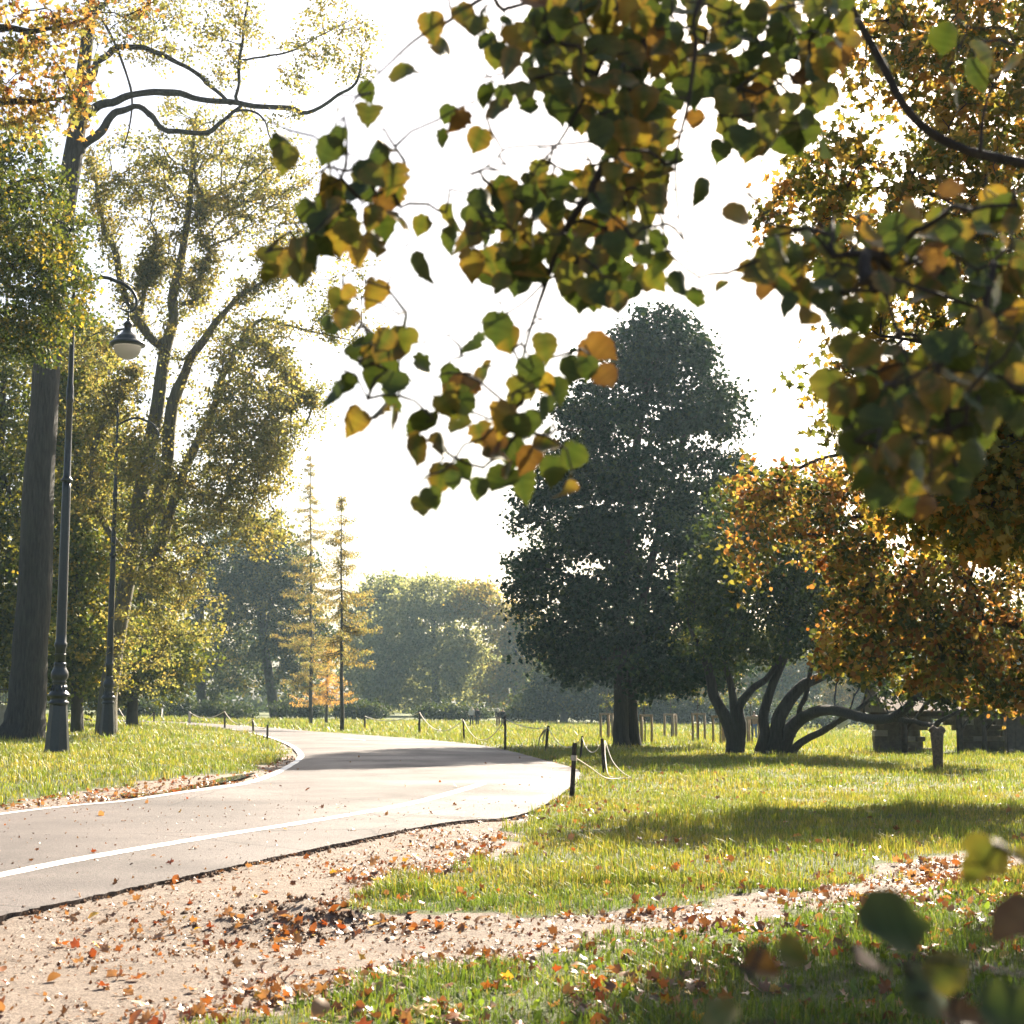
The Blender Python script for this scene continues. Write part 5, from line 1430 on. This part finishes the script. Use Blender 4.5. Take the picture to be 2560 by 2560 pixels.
def person(label, px_, py_, hpx, face, jacket, legs, hair, longhair, d=None, stride=0.1, group='walkers on the far lawn'):
    g = gp(px_, py_)
    if d is not None:
        g = at(px_, py_, d); g[2] = float(terrain(g[0], g[1]))
    h = hpx * g[1] / FPX
    k = h / 1.72
    root = empty('person')
    mj = plain('jacket_cloth', jacket, 0.85, 0, 0.2, 0.2, 10, 0.3, 0.01); ml = plain('trouser_cloth', legs, 0.85, 0, 0.2, 0.2, 10, 0.3, 0.01); mh = plain('hair', hair, 0.5, 0, 0.4, 0.2, 30, 0.3, 0.004)
    # body: pelvis, spine, neck, head, arms to the hands
    Vb = [(0, 0, 0.92), (0, 0, 1.12), (0, 0.0, 1.36), (0, 0.0, 1.47), (0, 0.01, 1.56), (0, 0.015, 1.66),
          (-0.17, 0, 1.40), (-0.23, 0.02, 1.14), (-0.22, 0.09, 0.90), (-0.215, 0.11, 0.81),
          (0.17, 0, 1.40), (0.23, -0.02, 1.14), (0.23, 0.02, 0.90), (0.23, 0.03, 0.81),
          (-0.09, 0, 0.86), (-0.095, stride, 0.48), (-0.095, stride * 0.6, 0.08), (-0.10, stride * 0.6 + 0.13, 0.045),
          (0.09, 0, 0.86), (0.095, -stride * 0.5, 0.48), (0.095, -stride * 1.6, 0.09), (0.10, -stride * 1.6 + 0.13, 0.045)]
    Eb = [(0, 1), (1, 2), (2, 3), (3, 4), (4, 5), (2, 6), (6, 7), (7, 8), (8, 9), (2, 10), (10, 11), (11, 12), (12, 13), (0, 14), (14, 15), (15, 16), (16, 17), (0, 18), (18, 19), (19, 20), (20, 21)]
    Rb = [(0.15, 0.11), (0.13, 0.10), (0.15, 0.11), 0.055, (0.085, 0.095), (0.07, 0.085), 0.06, 0.045, 0.035, 0.03, 0.06, 0.045, 0.035, 0.03, 0.085, 0.06, 0.045, 0.04, 0.085, 0.06, 0.045, 0.04]
    skin_obj('body', Vb, Eb, Rb, m_skin, root)
    jv = [Vb[i] for i in (0, 1, 2, 6, 7, 8, 10, 11, 12)]; jv[0] = (0, 0, 0.80)
    skin_obj('jacket', jv, [(0, 1), (1, 2), (2, 3), (3, 4), (4, 5), (2, 6), (6, 7), (7, 8)], [(0.19, 0.15), (0.17, 0.14), (0.175, 0.135), 0.085, 0.07, 0.058, 0.085, 0.07, 0.058], mj, root, 1)
    lv = [(0, 0, 0.90), Vb[14], Vb[15], Vb[16], Vb[18], Vb[19], Vb[20]]
    skin_obj('trousers', lv, [(0, 1), (1, 2), (2, 3), (0, 4), (4, 5), (5, 6)], [(0.155, 0.12), 0.105, 0.078, 0.064, 0.105, 0.078, 0.064], ml, root)
    for i in (16, 20):
        q = Vb[i]; skin_obj('shoe', [(q[0], q[1] - 0.04, 0.05), (q[0], q[1] + 0.14, 0.04)], [(0, 1)], [(0.05, 0.05), (0.045, 0.04)], m_darkwood, root)
    if longhair: skin_obj('hair', [(0, -0.02, 1.70), (0, -0.04, 1.60), (0, -0.07, 1.46), (0, -0.09, 1.28)], [(0, 1), (1, 2), (2, 3)], [(0.085, 0.09), (0.125, 0.09), (0.15, 0.07), (0.12, 0.05)], mh, root)
    else: skin_obj('hair', [(0, -0.005, 1.715), (0, -0.03, 1.63), (0, -0.05, 1.56)], [(0, 1), (1, 2)], [(0.08, 0.09), (0.098, 0.085), (0.075, 0.06)], mh, root)
    root.location = tuple(g); root.scale = (k, k, k); root.rotation_euler = (0, 0, math.radians(face))
    tag(root, label, 'person', group)
person('person with long fair hair and a pale jacket, left of the farther couple', 1179, 1815, 48, 8, (0.55, 0.52, 0.50), (0.04, 0.04, 0.05), (0.62, 0.52, 0.40), True, 121.0)
person('person in a dark coat beside the pale jacket, right of the farther couple', 1193, 1815, 46, -5, (0.03, 0.032, 0.04), (0.03, 0.035, 0.05), (0.10, 0.07, 0.05), False, 121.0)
person('person with fair hair, dark top and brown trousers, left of the nearer couple', 1245, 1815, 48, 4, (0.05, 0.04, 0.04), (0.20, 0.12, 0.09), (0.62, 0.52, 0.42), True, 116.0)
person('person all in black with a ponytail, right of the nearer couple', 1257, 1815, 47, -6, (0.018, 0.02, 0.026), (0.018, 0.02, 0.024), (0.10, 0.07, 0.05), False, 116.0)
person('man in a brown jacket and blue jeans walking away behind the curved trunks', 1886, 1848, 70, 3, (0.28, 0.17, 0.10), (0.10, 0.16, 0.27), (0.12, 0.08, 0.05), False, 78.0)

# ------------------------------------------------------------------ overhanging lindens close to the camera
m_fg, N, L = new_mat('linden_leaf')
a = nd(N, 'ShaderNodeVertexColor', layer_name='Col')
tc = N.new('ShaderNodeTexCoord'); oi = N.new('ShaderNodeObjectInfo')
va_ = nd(N, 'ShaderNodeVectorMath', operation='ADD'); L.new(tc.outputs['Object'], va_.inputs[0]); L.new(oi.outputs['Location'], va_.inputs[1])
n1 = noise(N, L, 2.2, 5, 0.65, va_.outputs[0]); n2 = noise(N, L, 9.0, 3, 0.6, va_.outputs[0])
spots = ramp(N, [(0.66, (0, 0, 0)), (0.74, (1, 1, 1))], n1.outputs[0], L)
c = mixc(N, L, spots.outputs[0], a.outputs[0], (0.12, 0.07, 0.025))
sp2 = ramp(N, [(0.70, (1, 1, 1)), (0.76, (0.35, 0.3, 0.25))], n2.outputs[0], L)
c = mixc(N, L, 1.0, c, sp2.outputs[0], 'MULTIPLY')
p = nd(N, 'ShaderNodeBsdfPrincipled', Roughness=0.5); p.inputs['Specular IOR Level'].default_value = 0.3
L.new(c, p.inputs['Base Color'])
t = N.new('ShaderNodeBsdfTranslucent'); L.new(mixc(N, L, 1.0, c, (1.1, 1.08, 0.45), 'MULTIPLY'), t.inputs[0])
mx = nd(N, 'ShaderNodeMixShader'); mx.inputs[0].default_value = 0.30
L.new(p.outputs[0], mx.inputs[1]); L.new(t.outputs[0], mx.inputs[2]); out(N, L, mx.outputs[0])

def linden_mesh(seed, pal):
    r = np.random.default_rng(seed)
    ts = np.array([0.0, 0.05, 0.12, 0.21, 0.31, 0.41, 0.51, 0.61, 0.70, 0.78, 0.86, 0.93, 1.0])
    ws = np.array([0.10, 0.30, 0.41, 0.47, 0.48, 0.465, 0.43, 0.37, 0.29, 0.20, 0.11, 0.045, 0.0])
    k1, k2, tw = r.uniform(-0.9, 0.4), r.uniform(-0.3, 0.65), r.uniform(-0.9, 0.9)
    bend = r.uniform(-0.22, 0.22)
    asym = r.uniform(0.88, 1.12)
    V, C = [], []
    base = np.array({'green': (0.038, 0.060, 0.017), 'olive': (0.075, 0.092, 0.021), 'yellow': (0.20, 0.155, 0.034), 'brown': (0.15, 0.083, 0.03), 'edge': (0.055, 0.075, 0.02)}[pal])
    rim = np.array({'green': (0.06, 0.075, 0.02), 'olive': (0.13, 0.11, 0.028), 'yellow': (0.22, 0.13, 0.032), 'brown': (0.12, 0.06, 0.024), 'edge': (0.17, 0.105, 0.03)}[pal])
    for i, (t_, w_) in enumerate(zip(ts, ws)):
        ser = 1 + (0.05 if i % 2 else -0.04) + r.normal(0, 0.03)
        if r.random() < 0.08: ser *= 0.75
        z0 = k1 * t_ * t_
        yl = t_ - (0.10, 0.09, 0.06, 0.03)[i] if i < 4 else t_
        for sx in (-1, 0, 1):
            w2 = w_ * ser * (asym if sx > 0 else 1)
            V.append([sx * w2 + bend * t_ * t_, yl if sx else t_, z0 + k2 * abs(sx) * w2 + tw * sx * w2 * t_ + (r.normal(0, 0.025) if sx else 0)])
            C.append((rim if sx else base * 0.9) if (sx or i > 8) else base)
    F = []
    for i in range(len(ts) - 1):
        F += [(i * 3, i * 3 + 1, i * 3 + 4, i * 3 + 3), (i * 3 + 1, i * 3 + 2, i * 3 + 5, i * 3 + 4)]
    n0 = len(V)
    V += [[-0.014, 0.0, 0], [0.014, 0.0, 0], [0.014, -0.5, 0.10], [-0.014, -0.5, 0.10]]; C += [base * 0.8] * 4
    F.append((n0, n0 + 1, n0 + 2, n0 + 3))
    me = bpy.data.meshes.new('leaf'); me.from_pydata(V, [], F)
    ca = me.color_attributes.new('Col', 'FLOAT_COLOR', 'POINT')
    cc = np.ones((len(V), 4), np.float32); cc[:, :3] = np.array(C) * r.uniform(0.8, 1.2, (len(V), 1))
    ca.data.foreach_set('color', cc.ravel())
    me.materials.append(m_fg); me.polygons.foreach_set('use_smooth', [True] * len(F)); me.update()
    return me
LM = {p_: [linden_mesh(500 + i * 9 + k, p_) for k in range(7)] for i, p_ in enumerate(('green', 'olive', 'yellow', 'brown', 'edge'))}

def leafy(name, label, trunk, branches, leaves, seed, cat='tree', bark=None, level=False):
    """trunk: world (x,y,z,r); branches: list of world polylines with radii; leaves: (px,py,lenpx,depth,palette or None)"""
    r = np.random.default_rng(seed)
    bark = bark or m_bark_dark
    T = np.array(trunk)
    root = empty(name, (T[0][0], T[0][1], float(terrain(T[0][0], T[0][1])))); tag(root, label, cat)
    PR = usp(T, max(12, len(T) * 4))
    MB().tube(PR[:, :3], PR[:, 3], 12, jit=0.02).build('trunk', bark, root)
    stems = []; bobs = []
    for B in branches:
        Q = usp(np.array(B), max(10, len(B) * 4))
        stems.append((Q[:, :3], np.maximum(Q[:, 3], 0.0012)))
        bobs.append(MB().tube(Q[:, :3], np.maximum(Q[:, 3], 0.0012), 8, jit=0.04, seed=seed).build('branch', bark, root))
    recs = []
    for (px_, py_, ln, dd, pal) in leaves:
        c_ = at(px_, py_, dd); lm = ln * dd / FPX
        y = np.array([r.normal(0, 0.42), r.normal(0, 0.30), -1.0]); y /= np.linalg.norm(y)
        z = np.array([r.normal(0, 0.55), -1.0, r.normal(0.25, 0.45)]) * (1 if r.random() < 0.5 else -1)
        if r.random() < 0.14: z = r.normal(size=3)
        z -= y * z.dot(y); z /= np.linalg.norm(z)
        if level:
            y = np.array([r.choice([-1, 1]) * r.uniform(0.6, 1), r.normal(0, 0.5), r.normal(-0.25, 0.3)]); y /= np.linalg.norm(y)
            z = np.array([r.normal(-0.2, 0.4), r.normal(-0.95, 0.4), 1.0])
            z -= y * z.dot(y); z /= np.linalg.norm(z)
        x = np.cross(y, z)
        M3 = np.stack([x, y, z], 1)
        basep = c_ - y * lm * 0.5
        att = basep + M3 @ np.array([0, -0.5, 0.10]) * lm
        recs.append((basep, M3, lm, pal or r.choice(['green', 'edge', 'olive', 'yellow', 'brown'], p=[0.47, 0.26, 0.20, 0.045, 0.025]), att))
    C = np.array([q[4] for q in recs])
    ch = grow_twigs(stems, C, seed, 0.0019, steps=4, wob=0.07, kc=0.12, sag=0.05, expo=0.42)
    b = MB()
    for P, R in ch: b.tube(P, R, 5, caps=False)
    tw = b.build('twigs', bark, root); tw['kind'] = 'stuff'
    sid = np.concatenate([np.full(len(P), i) for i, (P, R) in enumerate(stems)]); sp = np.vstack([P for P, R in stems])
    order = np.argsort([-q[2] / q[0][1] for q in recs])
    Vs, Fs, Cs, off = [], [], [], 0
    for q in order[295:]:
        basep, M3, lm, pal, att = recs[q]
        me = LM[pal][r.integers(0, 7)]
        v = np.zeros(len(me.vertices) * 3); me.vertices.foreach_get('co', v)
        cc = np.zeros(len(me.vertices) * 4, np.float32); me.color_attributes['Col'].data.foreach_get('color', cc)
        Vs.append(v.reshape(-1, 3) @ (M3 * lm).T + basep); Cs.append(cc.reshape(-1, 4))
        Fs.append(np.array([list(f.vertices) for f in me.polygons]) + off); off += len(Vs[-1])
    if Vs: mesh_np('leaves', np.vstack(Vs), [np.vstack(Fs)], m_fg, np.vstack(Cs), root, True)['kind'] = 'stuff'
    for q in order[:295]:
        basep, M3, lm, pal, att = recs[q]
        bi = int(sid[np.argmin(np.linalg.norm(sp - att, axis=1))])
        o = bpy.data.objects.new('leaf', LM[pal][r.integers(0, 7)]); COL.objects.link(o)
        o.parent = bobs[bi]
        M4 = Matrix([[*(M3[k] * lm), 0] for k in range(3)] + [[0, 0, 0, 1]]); M4.translation = tuple(basep)
        o.matrix_basis = M4
    return root

def pxs(pts, d0, d1=None):
    """(px,py,rpx) -> world with radii"""
    d1 = d1 if d1 is not None else d0
    o_ = []
    for i, (a, b_, w) in enumerate(pts):
        d = d0 + (d1 - d0) * i / max(1, len(pts) - 1)
        o_.append([*at(a, b_, d), w * d / FPX])
    return o_
k7 = lambda a, b_: (640 + a * 0.683, b_ * 0.683)
k8 = lambda a, b_: (1640 + a * 0.683, b_ * 0.683)

limb = [[2.7, 2.3, -0.1, 0.15], [2.69, 2.32, 0.9, 0.13], [2.62, 2.4, 1.9, 0.12], [2.35, 2.5, 2.6, 0.09], [1.8, 2.65, 3.05, 0.06], [1.2, 2.8, 3.22, 0.045], [0.6, 2.95, 3.22, 0.03], [0.1, 3.0, 3.12, 0.016], [-0.3, 3.0, 2.98, 0.007]]
top1 = [0.62, 2.95, 3.22, 0.017]; top2 = [0.40, 2.97, 3.18, 0.012]; top3 = [0.05, 3.0, 3.1, 0.01]
brC = [[top1] + pxs([(1640, -40, 14), (1603, 137, 13), (1555, 287, 12), (1494, 444, 11), (1412, 580, 9), (1368, 700, 6), (1323, 833, 4), (1290, 960, 2.5), (1262, 1060, 1.5)], 2.95),
       [top2] + pxs([(1540, 20, 7), (1504, 157, 6), (1460, 246, 5), (1398, 355, 4), (1343, 417, 3), (1300, 500, 2.5), (1230, 570, 1.5)], 2.85),
       pxs([(1560, 290, 5), (1507, 345, 4), (1391, 362, 3.2), (1272, 369, 3), (1234, 403, 2.6), (1173, 434, 2.4), (1070, 432, 2.2), (1002, 447, 2), (920, 500, 2), (830, 570, 1.8), (730, 630, 1.2)], 2.9),
       [top3] + pxs([(1290, -60, 7), (1193, 3, 6), (1118, 55, 5), (1043, 96, 4), (968, 164, 3), (900, 230, 2.2), (850, 310, 1.6), (800, 380, 1.2)], 2.9),
       pxs([(1368, 700, 3.5), (1290, 770, 3), (1180, 815, 2.2), (1080, 850, 2), (980, 870, 1.6), (900, 900, 1.2)], 2.95),
       [top1] + pxs([(1760, -20, 7), (1740, 120, 6), (1720, 260, 5), (1690, 400, 4), (1700, 560, 3), (1740, 680, 2)], 2.8)]
iso = [(800, 100), (690, 190, 120), (640, 110), (775, 60), (560, 280, 120), (400, 330, 70), (410, 430, 95), (300, 420, 60), (915, 85, 55), (850, 160, 70), (920, 240, 125), (960, 150, 100), (1010, 260), (860, 350, 75), (880, 420, 105), (970, 340), (730, 450, 95), (690, 510, 70), (810, 520, 95), (1040, 110), (1110, 390), (1000, 400, 80), (1130, 30), (1180, 110), (1160, 200),
       (100, 580, 110), (260, 560, 100), (295, 500, 70), (470, 530, 90), (430, 580), (400, 640), (330, 640), (260, 700), (300, 730), (210, 780), (240, 830), (330, 800), (380, 720), (430, 660), (500, 660), (470, 740), (420, 800), (510, 830), (440, 900), (380, 930), (300, 900), (220, 900), (150, 930), (120, 980), (60, 960), (300, 870), (350, 860), (270, 790),
       (600, 830, 85), (710, 800, 100), (590, 1000, 110), (435, 1080, 105), (300, 1110, 85), (330, 1175, 90), (250, 1180, 60),
       (390, 1300), (440, 1310), (500, 1280), (540, 1260), (470, 1370), (430, 1370), (600, 1350), (510, 1420), (300, 1450, 90), (370, 1540, 95), (480, 1540, 100),
       (810, 1265, 85), (700, 1380, 75), (880, 1200), (940, 1240), (1060, 1270), (850, 1380), (760, 1420), (700, 1500), (740, 1560), (960, 1450), (1100, 1440), (1160, 1350), (1250, 1280), (1280, 1380), (570, 1640), (620, 1570), (690, 1640), (680, 1760), (640, 1830, 85), (760, 1730, 75), (805, 1790, 85), (830, 1600), (880, 1690), (900, 1770), (960, 1760), (950, 1650), (1050, 1650), (1080, 1720), (1150, 1680), (1135, 1800, 80), (1000, 1560), (1040, 1500), (900, 1530), (990, 1690), (860, 1640), (740, 1480), (1010, 1360)]
r = np.random.default_rng(900)
def fill(reg, n, scale, conv, dmin, dmax, ln, avoid=0.62):
    """leaves spread through a polygon (crop coordinates), not closer than a part of their length"""
    xs_ = [q[0] for q in reg]; ys_ = [q[1] for q in reg]
    got = []
    tries = 0
    while len(got) < n and tries < 4000:
        tries += 1
        a, b_ = r.uniform(min(xs_), max(xs_)), r.uniform(min(ys_), max(ys_))
        ins = False
        for q in range(len(reg)):
            (x1, y1), (x2, y2) = reg[q], reg[q - 1]
            if (y1 > b_) != (y2 > b_) and a < (x2 - x1) * (b_ - y1) / (y2 - y1) + x1: ins = not ins
        if not ins: continue
        if any((a - q[0]) ** 2 + (b_ - q[1]) ** 2 < (ln * avoid * 0.75) ** 2 for q in got): continue
        got.append((a, b_))
    return [(*conv(a, b_), ln * scale * r.uniform(0.75, 1.25), r.uniform(dmin, dmax), None) for a, b_ in got]
lvC = []
for q in iso:
    ln = (q[2] if len(q) > 2 else 100) * 0.683 * 1.15
    pal = 'brown' if q[:2] in ((1250, 1280), (1280, 1380)) else ('yellow' if q[:2] in ((1135, 1800), (1130, 30), (435, 1080), (960, 150)) else None)
    lvC.append((*k7(q[0], q[1]), ln * r.uniform(0.9, 1.1), r.uniform(2.75, 3.05), pal))
    if r.random() < 0.42:
        e = r.uniform(0, 6.28); lvC.append((*k7(q[0] + 48 * math.cos(e), q[1] + 48 * math.sin(e)), ln * r.uniform(0.7, 1.0), r.uniform(2.75, 3.05), None))
lvC += fill([(830, 720), (1000, 630), (1230, 640), (1300, 560), (1480, 560), (1500, 1000), (1350, 1120), (1200, 1110), (1080, 980), (920, 1060), (820, 1000), (700, 900)], 95, 0.74, k7, 2.7, 3.1, 98, 0.6)
lvC += fill([(1000, 20), (1480, 0), (1500, 540), (1290, 540), (1150, 420), (1040, 300), (980, 150)], 80, 0.74, k7, 2.7, 3.15, 100, 0.6)
print('linden leaves', len(lvC))
leafy('overhanging_linden', 'linden with broad green leaves hanging into the top centre from a hidden limb', limb, brC, lvC, 901)

# second linden, reaching in from the right
limbR = [[3.6, 3.5, -0.1, 0.16], [3.6, 3.5, 1.0, 0.145], [3.52, 3.48, 1.9, 0.13], [3.4, 3.45, 2.8, 0.10], [3.2, 3.4, 3.6, 0.06], [2.9, 3.3, 4.2, 0.02]]
j1 = [3.42, 3.46, 2.35, 0.035]; j2 = [3.55, 3.48, 1.95, 0.03]
brR = [[j1, [2.6, 3.4, 2.55, 0.026], [1.75, 3.35, 2.52, 0.018]] + pxs([(2700, 430, 15), (2560, 408, 14), (2400, 370, 13), (2280, 290, 12), (2200, 150, 11), (2120, 0, 10), (2060, -150, 8)], 3.3),
       [j2, [2.4, 2.9, 2.3, 0.02], [1.5, 2.6, 2.2, 0.012]] + pxs([(2640, 820, 9), (2450, 770, 7), (2300, 720, 5), (2150, 670, 4), (2020, 650, 2.5), (1920, 640, 1.6)], 2.45),
       [j2, [2.2, 2.7, 2.1, 0.018], [1.4, 2.4, 1.95, 0.011]] + pxs([(2650, 980, 8), (2500, 940, 6), (2350, 930, 5), (2240, 980, 3.5), (2170, 1080, 2.5), (2140, 1180, 1.6)], 2.25),
       pxs([(2150, 50, 7), (2040, 90, 5), (1930, 160, 4), (1830, 230, 3), (1760, 300, 2)], 3.2, 2.9),
       pxs([(2190, 690, 5), (2214, 737, 5.5), (2250, 850, 5), (2285, 945, 4), (2320, 1060, 2.5), (2330, 1200, 1.5)], 2.4, 2.2),
       pxs([(2450, 385, 6), (2460, 280, 4), (2490, 200, 3), (2540, 130, 2)], 3.25),
       pxs([(2100, 20, 5), (2000, 10, 4), (1880, 40, 3), (1780, 70, 2)], 3.2, 2.9)]
isoR = [(390, 470, 150), (310, 380, 110), (300, 270, 110), (230, 560, 90), (285, 510, 85), (60, 600, 110), (190, 700, 100), (295, 800, 120, 'yellow'), (140, 440, 75, 'brown'), (20, 980, 100), (100, 1050, 120), (140, 1100, 90), (240, 1060, 70), (1060, 150, 120), (1210, 190, 120), (1300, 260, 110), (1150, 280, 120), (1110, 350, 110), (530, 500, 140), (600, 540, 120), (1090, 700, 100, 'brown'), (940, 780, 95, 'yellow'), (1240, 740, 110, 'yellow'), (880, 1030, 110, 'brown'), (1280, 1150, 100, 'brown'), (640, 1420, 150, 'olive'), (1170, 1510, 120, 'brown'), (1340, 1000, 130)]
lvR = [(*k8(q[0], q[1]), q[2] * 0.683 * 1.02, r.uniform(2.3, 2.9) if q[1] > 650 else r.uniform(2.9, 3.2), q[3] if len(q) > 3 else None) for q in isoR]
lvR += fill([(0, 0), (720, 0), (740, 150), (640, 330), (480, 560), (330, 540), (240, 380), (120, 330), (0, 250)], 110, 0.70, k8, 2.85, 3.25, 108, 0.62)
lvR += fill([(340, 980), (480, 860), (760, 840), (1000, 820), (1347, 760), (1400, 1250), (1150, 1180), (900, 1060), (780, 1180), (620, 1200), (440, 1100)], 140, 0.70, k8, 2.35, 2.75, 108, 0.62)
lvR += fill([(700, 1290), (1000, 1300), (1150, 1200), (1400, 1250), (1400, 1560), (1250, 1560), (1050, 1900), (900, 1860), (740, 1800), (700, 1600)], 115, 0.72, k8, 2.1, 2.5, 115, 0.64)
leafy('overhanging_linden', 'linden with green and yellowing leaves drooping in from the right edge', limbR, brR, lvR, 911)

# low shoot right beside the camera
shoot = [[1.15, 1.25, -0.05, 0.014], [1.12, 1.27, 0.5, 0.012], [1.0, 1.3, 0.95, 0.009], [0.8, 1.33, 1.13, 0.007]]
brS = [[[0.8, 1.33, 1.13, 0.006], [0.6, 1.34, 1.17, 0.004]] + pxs([(2620, 2440, 5), (2450, 2420, 4), (2330, 2400, 3.5), (2200, 2420, 3), (2060, 2450, 2.4), (1920, 2480, 2)], 1.35, 1.3),
       [[0.8, 1.33, 1.13, 0.005], [0.64, 1.36, 1.24, 0.0035]] + pxs([(2620, 2240, 4), (2500, 2170, 3), (2400, 2160, 2)], 1.4),
       [[1.0, 1.3, 0.95, 0.006], [0.62, 1.3, 1.06, 0.004]] + pxs([(2600, 2560, 4), (2400, 2570, 3), (2150, 2570, 2.4), (1950, 2560, 2)], 1.28)]
lvS = [(2235, 2320, 165, 1.32, 'green'), (2195, 2405, 110, 1.32, 'brown'), (2385, 2420, 120, 1.33, 'olive'), (2340, 2480, 150, 1.32, 'green'), (2530, 2300, 150, 1.3, 'brown'), (1985, 2390, 90, 1.33, 'olive'), (1905, 2420, 95, 1.33, 'brown'), (2450, 2165, 120, 1.4, 'olive'), (2550, 2130, 120, 1.38, 'edge'), (1780, 2530, 110, 1.3, 'olive'), (2530, 2540, 150, 1.27, 'green'), (2420, 2550, 110, 1.28, 'brown'), ]
leafy('linden_shoot', 'low out-of-focus leafy shoot in the bottom right corner', shoot, brS, lvS, 921, 'shoot', None, True)

# ------------------------------------------------------------------ haze
def haze_box():
    m, N, L = new_mat('haze_air')
    v = nd(N, 'ShaderNodeVolumePrincipled', Density=HAZE, Anisotropy=0.55)
    v.inputs['Color'].default_value = (0.62, 0.86, 1.0, 1)
    o = N.new('ShaderNodeOutputMaterial'); L.new(v.outputs[0], o.inputs['Volume'])
    b = MB(); b.box((0, 420, (HAZE_TOP - 2.0) / 2), (1500, 1000, HAZE_TOP + 2.0))
    ob = b.build('haze', m)
    struct(ob, 'pale morning haze filling the park', 'stuff')
HAZE = 0.00019
top = 0.0
for o in list(scene.objects):
    if o.type == 'MESH' and o.parent is not None and o.data.name.startswith(('crown', 'trunk', 'twigs', 'limb', 'branch')):
        a = np.zeros(len(o.data.vertices) * 3, np.float32); o.data.vertices.foreach_get('co', a)
        top = max(top, float(a[2::3].max()))
HAZE_TOP = top + 1.5
print('haze top', HAZE_TOP)
haze_box()
